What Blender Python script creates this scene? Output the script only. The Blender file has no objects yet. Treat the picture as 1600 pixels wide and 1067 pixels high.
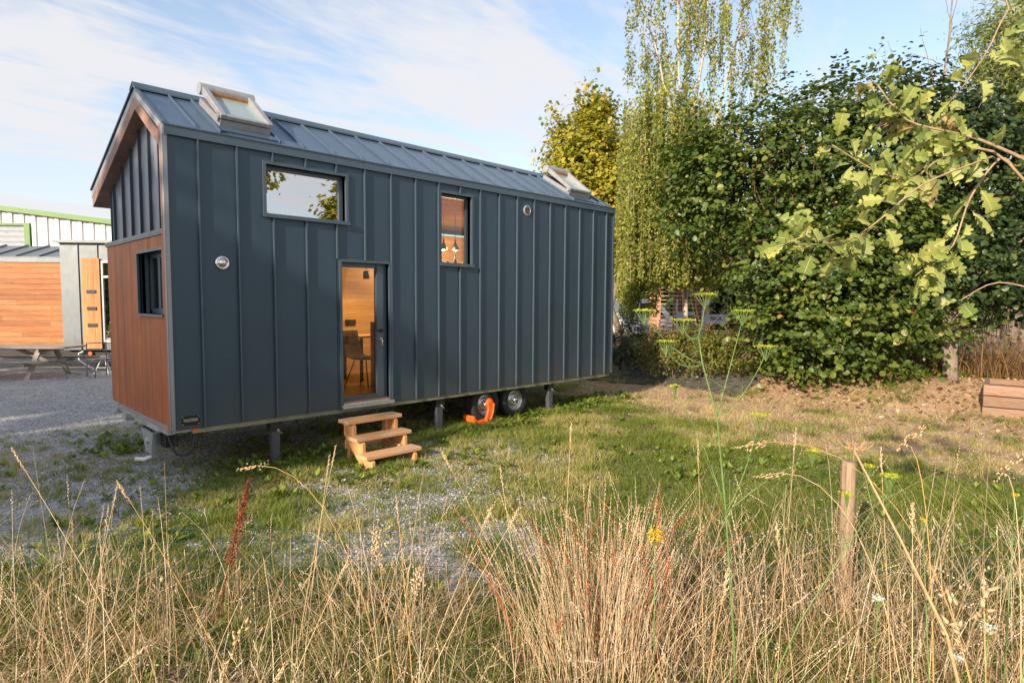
import bpy, math, random
import numpy as np
from mathutils import Vector, Matrix
rng = np.random.default_rng(11)
random.seed(5)
SC = bpy.context.scene
COL = SC.collection
R = math.radians

# ------------------------------------------------------------------ camera
FWD = Vector((0.70582, 0.70472, -0.06634)).normalized()
def set_camera():
    cam = bpy.data.cameras.new('camera'); o = bpy.data.objects.new('camera', cam); COL.objects.link(o)
    yaw, pitch, roll = 0.784512606, -0.0663866415, 0.00566621918
    f = Vector((math.cos(yaw)*math.cos(pitch), math.sin(yaw)*math.cos(pitch), math.sin(pitch)))
    r = Vector((math.sin(yaw), -math.cos(yaw), 0)); u = r.cross(f)
    r2 = r*math.cos(roll)+u*math.sin(roll); u2 = -r*math.sin(roll)+u*math.cos(roll)
    o.matrix_world = Matrix(((r2.x, u2.x, -f.x, -1.9492), (r2.y, u2.y, -f.y, -6.9718), (r2.z, u2.z, -f.z, 1.9462), (0, 0, 0, 1)))
    cam.sensor_width = 36.0; cam.lens = 36.0*951.816/1600.0
    cam.clip_start = 0.05; cam.clip_end = 3000
    SC.camera = o
set_camera()

# ------------------------------------------------------------------ light
SUN_EL, SUN_TRAVEL = 21.0, 12.0          # elevation, and heading of the light's travel from +x towards +y
W = bpy.data.worlds.new('World'); SC.world = W; W.use_nodes = True
def build_world():
    nt = W.node_tree; N = nt.nodes; L = nt.links; N.clear()
    out = N.new('ShaderNodeOutputWorld'); bg = N.new('ShaderNodeBackground'); L.new(bg.outputs[0], out.inputs[0])
    sky = N.new('ShaderNodeTexSky'); sky.sky_type = 'NISHITA'; sky.sun_disc = False
    sky.sun_elevation = R(SUN_EL)
    # heading of the sun itself, clockwise from +y
    sx, sy = -math.cos(R(SUN_TRAVEL)), -math.sin(R(SUN_TRAVEL))
    sky.sun_rotation = math.atan2(sx, sy)
    sky.air_density = 1.0; sky.dust_density = 1.5; sky.ozone_density = 1.2
    tc = N.new('ShaderNodeTexCoord'); sep = N.new('ShaderNodeSeparateXYZ'); L.new(tc.outputs['Generated'], sep.inputs[0])
    def m(op, a, b=None, clamp=False):
        n = N.new('ShaderNodeMath'); n.operation = op; n.use_clamp = clamp
        for i, v in enumerate((a, b)):
            if v is None: continue
            if isinstance(v, (int, float)): n.inputs[i].default_value = v
            else: L.new(v, n.inputs[i])
        return n.outputs[0]
    zz = m('ADD', m("MAXIMUM", sep.outputs[2], 0.0), 0.14)
    cx = m('DIVIDE', sep.outputs[0], zz); cy = m('DIVIDE', sep.outputs[1], zz)
    cmb = N.new('ShaderNodeCombineXYZ'); L.new(cx, cmb.inputs[0]); L.new(cy, cmb.inputs[1])
    def noise(scale, detail, rot, stretch, off, dist=0.0, rough=.55):
        mp = N.new('ShaderNodeMapping'); mp.inputs['Rotation'].default_value = (0, 0, R(rot)); mp.inputs['Scale'].default_value = stretch
        mp.inputs['Location'].default_value = off
        L.new(cmb.outputs[0], mp.inputs[0])
        n = N.new('ShaderNodeTexNoise'); n.inputs['Scale'].default_value = scale; n.inputs['Detail'].default_value = detail
        n.inputs['Distortion'].default_value = dist; n.inputs['Roughness'].default_value = rough
        L.new(mp.outputs[0], n.inputs['Vector']); return n.outputs[0]
    big = noise(0.85, 7, 20, (1, 1.35, 1), (5.0, 2.0, 0), 0.6)
    wis = noise(2.3, 10, 35, (0.55, 2.0, 1), (0, 4, 0), 1.0, .62)
    rip = noise(9.0, 6, -30, (1, 2.2, 1), (1, 2, 0), 0.5, .6)
    s = m('ADD', m('MULTIPLY', big, 0.66), m('ADD', m('MULTIPLY', wis, 0.32), m('MULTIPLY', rip, 0.10)))
    mr = N.new('ShaderNodeMapRange'); mr.interpolation_type = 'SMOOTHSTEP'; L.new(s, mr.inputs[0])
    mr.inputs[1].default_value = 0.44; mr.inputs[2].default_value = 0.62; mr.inputs[3].default_value = 0.04; mr.inputs[4].default_value = 0.95
    # two old contrails: great circles with ragged edges
    def trail(nx, ny, nz, w, gate):
        d = m('ABSOLUTE', m('ADD', m('ADD', m('MULTIPLY', sep.outputs[0], nx), m('MULTIPLY', sep.outputs[1], ny)), m('MULTIPLY', sep.outputs[2], nz)))
        q = N.new('ShaderNodeMapRange'); q.interpolation_type = 'SMOOTHSTEP'; L.new(d, q.inputs[0])
        q.inputs[1].default_value = 0; q.inputs[2].default_value = w; q.inputs[3].default_value = gate; q.inputs[4].default_value = 0
        return m('MULTIPLY', q.outputs[0], m('ADD', wis, 0.35, True))
    t1 = trail(*TRAIL[0], 0.020, .55); t2 = trail(*TRAIL[1], 0.013, .55)
    # haze whitens the sky near the horizon
    hz = N.new('ShaderNodeMapRange'); hz.interpolation_type = 'SMOOTHSTEP'; L.new(sep.outputs[2], hz.inputs[0])
    hz.inputs[1].default_value = -0.02; hz.inputs[2].default_value = 0.42; hz.inputs[3].default_value = 0.70; hz.inputs[4].default_value = 0.14
    fac = m('MAXIMUM', m('MAXIMUM', mr.outputs[0], hz.outputs[0]), m('MAXIMUM', t1, t2))
    # the cloud's own light: the sky's brightness pulled to white
    mix = N.new('ShaderNodeMix'); mix.data_type = 'RGBA'; L.new(fac, mix.inputs[0]); L.new(sky.outputs[0], mix.inputs[6])
    mix.inputs[7].default_value = CLOUD
    hs = N.new('ShaderNodeHueSaturation'); hs.inputs['Saturation'].default_value = 0.95; hs.inputs['Value'].default_value = 1.0
    L.new(mix.outputs[2], hs.inputs['Color'])
    L.new(hs.outputs[0], bg.inputs[0]); bg.inputs[1].default_value = 0.150
def gc(a, b):      # normal of the great circle through two viewing directions
    n = Vector(a).cross(Vector(b)).normalized(); return tuple(n)
TRAIL = [(-0.4905, 0.36651, -0.79062), (-0.6249, 0.62337, 0.47001)]
CLOUD = (3.2, 3.2, 3.3, 1)
build_world()
sun = bpy.data.lights.new('sun', 'SUN'); sun.energy = 4.5; sun.angle = R(0.8); sun.color = (1.0, 0.82, 0.64)
so = bpy.data.objects.new('sun', sun); COL.objects.link(so)
sv = Vector((math.cos(R(SUN_TRAVEL))*math.cos(R(SUN_EL)), math.sin(R(SUN_TRAVEL))*math.cos(R(SUN_EL)), -math.sin(R(SUN_EL))))
so.rotation_euler = sv.to_track_quat('-Z', 'Y').to_euler(); so.location = (-20, -8, 12)
SC.view_settings.view_transform = 'Standard'; SC.view_settings.look = 'None'
SC.view_settings.exposure = 0.86; SC.view_settings.gamma = 1.0; SC.view_settings.use_curve_mapping = False
SC.render.engine = 'CYCLES'
SC.cycles.max_bounces = 8; SC.cycles.transparent_max_bounces = 12; SC.cycles.diffuse_bounces = 3
SC.cycles.sample_clamp_indirect = 6

# ------------------------------------------------------------------ helpers
def link(o, parent=None):
    COL.objects.link(o)
    if parent is not None: o.parent = parent
    return o
def tag(o, label=None, cat=None, group=None, kind=None):
    if label: o['label'] = label
    if cat: o['category'] = cat
    if group: o['group'] = group
    if kind: o['kind'] = kind
    return o
def empty(name, loc=(0, 0, 0), rz=0.0, label=None, cat=None, group=None):
    o = bpy.data.objects.new(name, None); o.empty_display_size = .2; COL.objects.link(o)
    o.location = loc; o.rotation_euler = (0, 0, rz)
    return tag(o, label, cat, group)
def copy_tree(o, parent=None):
    c = o.copy(); COL.objects.link(c)
    if parent is not None: c.parent = parent
    for ch in list(o.children): copy_tree(ch, c)
    return c

class MB:
    def __init__(s): s.v = []; s.f = []
    def add(s, vs, fs):
        n = len(s.v); s.v += [tuple(v) for v in vs]; s.f += [tuple(i+n for i in f) for f in fs]; return s
    def box(s, x0, x1, y0, y1, z0, z1):
        return s.add([(x0,y0,z0),(x1,y0,z0),(x1,y1,z0),(x0,y1,z0),(x0,y0,z1),(x1,y0,z1),(x1,y1,z1),(x0,y1,z1)],
                     [(0,3,2,1),(4,5,6,7),(0,1,5,4),(1,2,6,5),(2,3,7,6),(3,0,4,7)])
    def prism(s, poly, axis, a, b):
        # poly in the two other axes, in order: x: (y,z)  y: (x,z)  z: (x,y)
        k = len(poly)
        def pt(p, t):
            return {'x': (t, p[0], p[1]), 'y': (p[0], t, p[1]), 'z': (p[0], p[1], t)}[axis]
        vs = [pt(p, a) for p in poly]+[pt(p, b) for p in poly]
        fs = [tuple(range(k-1, -1, -1)), tuple(range(k, 2*k))]+[(i, (i+1) % k, (i+1) % k+k, i+k) for i in range(k)]
        return s.add(vs, fs)
    def bar(s, p, q, w, h, up=(0, 0, 1)):
        p = Vector(p); q = Vector(q); d = (q-p).normalized(); u = Vector(up)
        a = d.cross(u)
        if a.length < 1e-4: a = d.cross(Vector((1, 0, 0)))
        a.normalize(); b = a.cross(d).normalized()
        vs = []
        for c in (p, q):
            for i, j in ((-1, -1), (1, -1), (1, 1), (-1, 1)): vs.append(c+a*(i*w/2)+b*(j*h/2))
        return s.add(vs, [(0, 1, 2, 3), (7, 6, 5, 4), (0, 4, 5, 1), (1, 5, 6, 2), (2, 6, 7, 3), (3, 7, 4, 0)])
    def tube(s, pts, r, n=8, cap=True):
        pts = [Vector(p) for p in pts]; rs = r if isinstance(r, (list, tuple)) else [r]*len(pts)
        ref = Vector((0, 0, 1)); base = len(s.v)
        d0 = (pts[1]-pts[0]).normalized()
        a = d0.cross(ref)
        if a.length < .05: a = d0.cross(Vector((1, 0, 0)))
        a.normalize()
        for i, p in enumerate(pts):
            d = (pts[min(i+1, len(pts)-1)]-pts[max(i-1, 0)]).normalized()
            a = (a-d*a.dot(d)).normalized(); b = d.cross(a)
            for k in range(n):
                t = 2*math.pi*k/n; s.v.append(tuple(p+(a*math.cos(t)+b*math.sin(t))*rs[i]))
        for i in range(len(pts)-1):
            for k in range(n):
                k2 = (k+1) % n
                s.f.append((base+i*n+k, base+i*n+k2, base+(i+1)*n+k2, base+(i+1)*n+k))
        if cap:
            s.f.append(tuple(base+k for k in range(n-1, -1, -1)))
            m = base+(len(pts)-1)*n; s.f.append(tuple(m+k for k in range(n)))
        return s
    def lathe(s, prof, c=(0, 0, 0), axis='z', n=24):
        base = len(s.v)
        for r_, h in prof:
            for k in range(n):
                t = 2*math.pi*k/n; a, b = r_*math.cos(t), r_*math.sin(t)
                p = {'z': (a, b, h), 'y': (a, h, b), 'x': (h, a, b)}[axis]
                s.v.append((p[0]+c[0], p[1]+c[1], p[2]+c[2]))
        for i in range(len(prof)-1):
            for k in range(n):
                k2 = (k+1) % n; s.f.append((base+i*n+k, base+i*n+k2, base+(i+1)*n+k2, base+(i+1)*n+k))
        return s
    def mesh(s, name):
        me = bpy.data.meshes.new(name); me.from_pydata(s.v, [], s.f); me.update(); return me
    def build(s, name, mat, parent=None, bevel=0.0, smooth=False, label=None, kind=None):
        me = s.mesh(name); o = bpy.data.objects.new(name, me)
        if mat: me.materials.append(mat)
        link(o, parent)
        if smooth:
            for p in me.polygons: p.use_smooth = True
        if bevel:
            md = o.modifiers.new('bevel', 'BEVEL'); md.width = bevel; md.segments = 1; md.limit_method = 'ANGLE'; md.angle_limit = R(40)
        if label: o['label'] = label
        if kind: o['kind'] = kind
        return o

def np_obj(name, V, faces, mat, parent=None, tone=None, smooth=False, kind=None, attrs=None):
    """V (n,3), faces (m,k) with a constant k, or a list of such arrays"""
    me = bpy.data.meshes.new(name)
    if not isinstance(faces, list): faces = [faces]
    V = np.ascontiguousarray(V, dtype=np.float32)
    me.vertices.add(len(V)); me.vertices.foreach_set('co', V.ravel())
    loops = np.concatenate([f.ravel() for f in faces]).astype(np.int32)
    sizes = np.concatenate([np.full(len(f), f.shape[1]) for f in faces]).astype(np.int32)
    starts = np.concatenate(([0], np.cumsum(sizes)[:-1])).astype(np.int32)
    me.loops.add(len(loops)); me.loops.foreach_set('vertex_index', loops)
    me.polygons.add(len(sizes)); me.polygons.foreach_set('loop_start', starts)
    if smooth: me.polygons.foreach_set('use_smooth', np.ones(len(sizes), dtype=bool))
    me.update(calc_edges=True); me.validate()
    if tone is not None:
        a = me.attributes.new('tone', 'FLOAT', 'POINT'); a.data.foreach_set('value', np.asarray(tone, dtype=np.float32))
    for k, v in (attrs or {}).items():
        a = me.attributes.new(k, 'FLOAT', 'POINT'); a.data.foreach_set('value', np.asarray(v, dtype=np.float32))
    o = bpy.data.objects.new(name, me)
    if mat: me.materials.append(mat)
    link(o, parent)
    if kind: o['kind'] = kind
    return o

def unit(a): return a/np.maximum(np.linalg.norm(a, axis=-1, keepdims=True), 1e-9)
def frames(nrm, roll):
    """rotation matrices whose z column is nrm and whose y column is turned by roll"""
    ref = np.where(np.abs(nrm[:, 2:3]) > .95, np.array([[1., 0, 0]]), np.array([[0, 0, 1.]]))
    a = unit(np.cross(ref, nrm)); b = np.cross(nrm, a)
    c, s = np.cos(roll)[:, None], np.sin(roll)[:, None]
    x = a*c+b*s; y = -a*s+b*c
    return np.stack([x, y, nrm], axis=2)
def instances(tv, tf, M, T, S):
    """tv (k,3), tf (f,n), M (N,3,3), T (N,3), S (N,) or (N,3)"""
    S = np.asarray(S)
    if S.ndim == 1: S = S[:, None]*np.ones((1, 3))
    P = tv[None, :, :]*S[:, None, :]
    V = np.einsum('nij,nkj->nki', M, P)+T[:, None, :]
    F = tf[None, :, :]+(np.arange(len(T))*len(tv))[:, None, None]
    return V.reshape(-1, 3), F.reshape(-1, tf.shape[1])

_h = rng.random((256, 256))
def vnoise(x, y):
    xi = np.floor(x).astype(int); yi = np.floor(y).astype(int); fx = x-xi; fy = y-yi
    fx = fx*fx*(3-2*fx); fy = fy*fy*(3-2*fy)
    g = lambda i, j: _h[i % 256, j % 256]
    return (g(xi, yi)*(1-fx)+g(xi+1, yi)*fx)*(1-fy)+(g(xi, yi+1)*(1-fx)+g(xi+1, yi+1)*fx)*fy
def fbm(x, y, o=4):
    t = 0; a = .5; n = 0
    for i in range(o): t = t+a*vnoise(x*2**i+17*i, y*2**i+31*i); n += a; a *= .5
    return t/n
def sstep(a, b, x):
    t = np.clip((x-a)/(b-a), 0, 1); return t*t*(3-2*t)

# ------------------------------------------------------------------ materials
def new_mat(name):
    m = bpy.data.materials.new(name); m.use_nodes = True
    nt = m.node_tree; b = nt.nodes.get('Principled BSDF'); return m, nt, b
def ramp(nt, src, stops):
    r = nt.nodes.new('ShaderNodeValToRGB'); e = r.color_ramp.elements
    while len(e) > 1: e.remove(e[-1])
    e[0].position = stops[0][0]; e[0].color = (*stops[0][1], 1)
    for p, c in stops[1:]:
        k = e.new(p); k.color = (*c, 1)
    nt.links.new(src, r.inputs[0]); return r.outputs[0]
def tex_noise(nt, scale, detail=4, stretch=(1, 1, 1), coord='Object', rough=.6, dist=0):
    tc = nt.nodes.new('ShaderNodeTexCoord'); mp = nt.nodes.new('ShaderNodeMapping'); mp.inputs['Scale'].default_value = stretch
    nt.links.new(tc.outputs[coord], mp.inputs[0])
    n = nt.nodes.new('ShaderNodeTexNoise'); n.inputs['Scale'].default_value = scale; n.inputs['Detail'].default_value = detail
    n.inputs['Roughness'].default_value = rough; n.inputs['Distortion'].default_value = dist
    nt.links.new(mp.outputs[0], n.inputs['Vector']); return n.outputs[0]
def bump(nt, b, src, strength, dist=.01, prev=None):
    n = nt.nodes.new('ShaderNodeBump'); n.inputs['Strength'].default_value = strength; n.inputs['Distance'].default_value = dist
    nt.links.new(src, n.inputs['Height'])
    if prev is not None: nt.links.new(prev, n.inputs['Normal'])
    nt.links.new(n.outputs[0], b.inputs['Normal']); return n.outputs[0]
def mixc(nt, fac, a, b_, mode='MIX'):
    m = nt.nodes.new('ShaderNodeMix'); m.data_type = 'RGBA'; m.blend_type = mode
    for i, v in ((0, fac), (6, a), (7, b_)):
        if isinstance(v, (int, float)): m.inputs[i].default_value = v
        elif isinstance(v, tuple): m.inputs[i].default_value = (*v, 1)
        else: nt.links.new(v, m.inputs[i])
    return m.outputs[2]
def math_(nt, op, a, b=None):
    n = nt.nodes.new('ShaderNodeMath'); n.operation = op
    for i, v in enumerate((a, b)):
        if v is None: continue
        if isinstance(v, (int, float)): n.inputs[i].default_value = v
        else: nt.links.new(v, n.inputs[i])
    return n.outputs[0]
def plain(name, c, rough=.5, metal=0.0, var=.12, scale=6, bmp=.05, spec=.5, stretch=(1, 1, 1)):
    m, nt, b = new_mat(name)
    n = tex_noise(nt, scale, 6, stretch)
    lo = tuple(max(0, x*(1-var)) for x in c); hi = tuple(min(1, x*(1+var)) for x in c)
    nt.links.new(ramp(nt, n, [(.3, lo), (.7, hi)]), b.inputs['Base Color'])
    b.inputs['Roughness'].default_value = rough; b.inputs['Metallic'].default_value = metal
    b.inputs['Specular IOR Level'].default_value = spec
    if bmp: bump(nt, b, n, bmp)
    return m
def sheet_metal(name, c, rough, metal=.0, spec=.5, dirt=.25):
    """painted folded zinc: every sheet a touch different, gentle oil-canning, faint dust"""
    m, nt, b = new_mat(name)
    oi = nt.nodes.new('ShaderNodeObjectInfo')
    n1 = tex_noise(nt, 1.1, 3, (1, 1, .5)); n2 = tex_noise(nt, 14, 8, (1, 1, .25))
    base = mixc(nt, math_(nt, 'MULTIPLY', oi.outputs['Random'], .5), c, tuple(x*1.22 for x in c))
    d = ramp(nt, n2, [(.35, (0, 0, 0)), (.8, (1, 1, 1))])
    col = mixc(nt, math_(nt, 'MULTIPLY', d, dirt), base, tuple(x*1.35+.01 for x in c))
    tc = nt.nodes.new('ShaderNodeTexCoord'); sp = nt.nodes.new('ShaderNodeSeparateXYZ'); nt.links.new(tc.outputs['Object'], sp.inputs[0])
    n3 = tex_noise(nt, 3.5, 8, (1.6, 1.6, .6)); hgt = nt.nodes.new('ShaderNodeMapRange'); nt.links.new(math_(nt, 'ADD', sp.outputs[2], math_(nt, 'MULTIPLY', n3, -1.1)), hgt.inputs[0])
    hgt.inputs[1].default_value = -.05; hgt.inputs[2].default_value = .45; hgt.inputs[3].default_value = .42; hgt.inputs[4].default_value = 0   # splashed dirt near the foot
    col = mixc(nt, hgt.outputs[0], col, (.10, .092, .08))
    nt.links.new(col, b.inputs['Base Color'])
    rr = nt.nodes.new('ShaderNodeMapRange'); nt.links.new(n2, rr.inputs[0]); rr.inputs[3].default_value = rough-.06; rr.inputs[4].default_value = rough+.1
    nt.links.new(rr.outputs[0], b.inputs['Roughness']); b.inputs['Metallic'].default_value = metal
    b.inputs['Specular IOR Level'].default_value = spec
    bump(nt, b, n1, .75, .03)
    return m
def wood(name, c1, c2, axis='z', rough=.6, knots=True, weather=None, spec=.35, grain=1.0):
    m, nt, b = new_mat(name)
    st = {'x': (.06, 1, 1), 'y': (1, .06, 1), 'z': (1, 1, .06)}[axis]
    oi = nt.nodes.new('ShaderNodeObjectInfo')
    tc = nt.nodes.new('ShaderNodeTexCoord'); ad = nt.nodes.new('ShaderNodeVectorMath'); ad.operation = 'ADD'
    sc = nt.nodes.new('ShaderNodeVectorMath'); sc.operation = 'SCALE'; sc.inputs[0].default_value = (7.1, 5.3, 9.7); nt.links.new(oi.outputs['Random'], sc.inputs['Scale'])
    nt.links.new(tc.outputs['Object'], ad.inputs[0]); nt.links.new(sc.outputs[0], ad.inputs[1])
    mp = nt.nodes.new('ShaderNodeMapping'); mp.inputs['Scale'].default_value = st; nt.links.new(ad.outputs[0], mp.inputs[0])
    g = nt.nodes.new('ShaderNodeTexNoise'); g.inputs['Scale'].default_value = 42*grain; g.inputs['Detail'].default_value = 6; g.inputs['Distortion'].default_value = .8
    nt.links.new(mp.outputs[0], g.inputs['Vector'])
    big = nt.nodes.new('ShaderNodeTexNoise'); big.inputs['Scale'].default_value = 5; big.inputs['Detail'].default_value = 3
    nt.links.new(mp.outputs[0], big.inputs['Vector'])
    col = ramp(nt, g.outputs[0], [(.3, c1), (.62, c2), (.75, tuple(x*.8 for x in c2))])
    tint = ramp(nt, big.outputs[0], [(.3, (.74, .70, .66)), (.7, (1.12, 1.1, 1.08))])
    col = mixc(nt, 1.0, col, tint, 'MULTIPLY')
    rnd = ramp(nt, oi.outputs['Random'], [(0, (.80, .77, .72)), (.5, (1, 1, 1)), (1, (1.15, 1.16, 1.2))])
    col = mixc(nt, 1.0, col, rnd, 'MULTIPLY')
    if knots:
        v = nt.nodes.new('ShaderNodeTexVoronoi'); v.inputs['Scale'].default_value = 3.2; mp2 = nt.nodes.new('ShaderNodeMapping')
        mp2.inputs['Scale'].default_value = {'x': (.5, 1.6, 1.6), 'y': (1.6, .5, 1.6), 'z': (1.6, 1.6, .5)}[axis]; nt.links.new(ad.outputs[0], mp2.inputs[0]); nt.links.new(mp2.outputs[0], v.inputs['Vector'])
        k = ramp(nt, v.outputs['Distance'], [(.03, (.35, .28, .24)), (.07, (1, 1, 1))])
        col = mixc(nt, .8, col, k, 'MULTIPLY')
    if weather:
        w = tex_noise(nt, 2.2, 6); wf = ramp(nt, w, [(.4, (0, 0, 0)), (.65, (1, 1, 1))]); col = mixc(nt, math_(nt, 'MULTIPLY', wf, .55), col, weather)
    nt.links.new(col, b.inputs['Base Color']); b.inputs['Roughness'].default_value = rough; b.inputs['Specular IOR Level'].default_value = spec
    bump(nt, b, g.outputs[0], .25, .004)
    return m
def foliage(name, stops, trans=.35, rough=.5, spec=.4, transcol=None):
    m, nt, b = new_mat(name)
    at = nt.nodes.new('ShaderNodeAttribute'); at.attribute_name = 'tone'
    col = ramp(nt, at.outputs['Fac'], stops)
    n = tex_noise(nt, 30, 3); col = mixc(nt, .35, col, ramp(nt, n, [(.3, (.6, .6, .6)), (.7, (1.15, 1.15, 1.1))]), 'MULTIPLY')
    nt.links.new(col, b.inputs['Base Color']); b.inputs['Roughness'].default_value = rough; b.inputs['Specular IOR Level'].default_value = spec
    if trans:
        t = nt.nodes.new('ShaderNodeBsdfTranslucent'); nt.links.new(mixc(nt, 1.0, col, transcol or (1.25, 1.3, .6), 'MULTIPLY'), t.inputs[0])
        mx = nt.nodes.new('ShaderNodeMixShader'); mx.inputs[0].default_value = trans
        out = nt.nodes['Material Output']; nt.links.new(b.outputs[0], mx.inputs[1]); nt.links.new(t.outputs[0], mx.inputs[2]); nt.links.new(mx.outputs[0], out.inputs[0])
    return m
def glass(name, ior=1.7, tint=(.9, .93, .92), extra=.06):
    """double glazing: mirror by angle, clear otherwise, so lamps and sky pass through it"""
    m, nt, b = new_mat(name); nt.nodes.remove(b)
    fr = nt.nodes.new('ShaderNodeFresnel'); fr.inputs[0].default_value = ior
    gl = nt.nodes.new('ShaderNodeBsdfGlossy'); gl.inputs['Roughness'].default_value = .008
    tr = nt.nodes.new('ShaderNodeBsdfTransparent'); tr.inputs[0].default_value = (*tint, 1)
    f = math_(nt, 'ADD', fr.outputs[0], extra)
    n = tex_noise(nt, .8, 1); bp = nt.nodes.new('ShaderNodeBump'); bp.inputs['Strength'].default_value = .02; nt.links.new(n, bp.inputs['Height']); nt.links.new(bp.outputs[0], gl.inputs['Normal'])
    mx = nt.nodes.new('ShaderNodeMixShader'); nt.links.new(f, mx.inputs[0]); nt.links.new(tr.outputs[0], mx.inputs[1]); nt.links.new(gl.outputs[0], mx.inputs[2])
    nt.links.new(mx.outputs[0], nt.nodes['Material Output'].inputs[0]); return m
def emit(name, c, s):
    m, nt, b = new_mat(name); b.inputs['Emission Color'].default_value = (*c, 1); b.inputs['Emission Strength'].default_value = s
    b.inputs['Base Color'].default_value = (*c, 1); return m

ZINC = (.038, .066, .095)
M = dict(
    wall=sheet_metal('painted_zinc_wall', ZINC, .38, .35, .5, .15),
    trim=sheet_metal('painted_zinc_trim', (.070, .104, .135), .36, .35, .5, .2),
    verge=sheet_metal('painted_zinc_verge', (.27, .28, .30), .4, .2, .5, .25),
    roof=sheet_metal('zinc_roof', (.085, .135, .20), .36, .45, .6, .4),
    gable=sheet_metal('painted_zinc_gable', (.19, .20, .25), .42, .3, .5, .3),
    greytrim=sheet_metal('grey_zinc', (.16, .185, .2), .4, .3, .5, .2),
    clad=wood('stained_cladding', (.38, .090, .014), (.52, .150, .030), 'z', .48, True, (.26, .070, .014)),
    soffit=wood('soffit_wood', (.26, .15, .12), (.34, .21, .17), 'x', .6, False),
    inside=wood('spruce_lining', (.50, .30, .12), (.62, .40, .18), 'x', .55, True),
    floorw=wood('floor_wood', (.20, .10, .04), (.32, .17, .07), 'x', .35, True),
    step=wood('new_larch', (.58, .30, .125), (.72, .42, .20), 'x', .62, True, (.46, .37, .29)),
    stepz=wood('new_larch_sides', (.58, .29, .115), (.72, .40, .18), 'z', .62, True),
    larch=wood('larch_boards', (.30, .115, .04), (.46, .20, .075), 'x', .6, True),
    larchv=wood('larch_upright', (.44, .19, .07), (.58, .29, .11), 'z', .6, True),
    oldwood=wood('grey_weathered_wood', (.25, .225, .20), (.36, .33, .30), 'x', .8, False),
    sleeper=wood('weathered_planks', (.22, .135, .085), (.34, .22, .15), 'y', .8, True, (.22, .17, .13)),
    pallet=wood('pallet_wood', (.5, .27, .15), (.62, .38, .24), 'x', .8, False),
    stake=wood('weathered_stake', (.15, .11, .07), (.28, .21, .14), 'z', .85, True),
    black=plain('black_plastic', (.012, .013, .015), .45, 0, .2),
    rubber=plain('rubber', (.018, .017, .017), .8, 0, .3, 20, .1),
    rim=plain('galvanised_rim', (.45, .44, .42), .35, .85, .15, 12),
    galv=plain('galvanised_steel', (.42, .45, .46), .5, .6, .25, 9, .05),
    leg=plain('jack_leg_paint', (.075, .077, .095), .5, .1, .25),
    rail=plain('olive_rail', (.21, .21, .135), .6, .2, .3, 5),
    orange=plain('orange_plastic', (.90, .13, .012), .42, 0, .15, 8, .1),
    alu=plain('brushed_aluminium', (.55, .54, .52), .38, .75, .15, 12),
    velux=plain('skylight_cladding', (.36, .37, .385), .42, .45, .12, 10),
    chrome=plain('chrome', (.75, .75, .75), .12, 1.0, .05, 4, 0),
    cream=plain('cream_glow_glass', (.8, .78, .7), .25),
    shed=plain('white_cladding', (.66, .67, .66), .5, 0, .05, 3, .02),
    green=plain('green_trim', (.10, .22, .05), .5),
    greenpost=plain('green_post', (.10, .21, .13), .5, 0, .2),
    louvre=plain('silver_louvre', (.55, .56, .57), .3, .5, .1),
    tarp=plain('weed_tarp', (.085, .085, .072), .85, 0, .5, 7, .8, .25),
    wire=plain('green_wire', (.02, .06, .045), .5),
    white=plain('white_paint', (.75, .75, .74), .45),
    chair=plain('brown_shell', (.11, .065, .045), .6),
    vanp=plain('white_van_paint', (.7, .71, .72), .3),
    banner=plain('banner_cloth', (.42, .52, .70), .6, 0, .08, 4),
    bannert=plain('banner_ink', (.10, .07, .10), .6),
    glass=glass('window_glass', 1.42, extra=.0), bigglass=glass('coated_window_glass', 2.1, (.62, .66, .68), .70),
    frost=plain('skylight_glass', (.33, .42, .42), .12, .2, .06, 3, 0, .8),
    plate=plain('name_plate', (.012, .012, .013), .35), platet=plain('name_plate_letters', (.30, .30, .25), .4),
)

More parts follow.
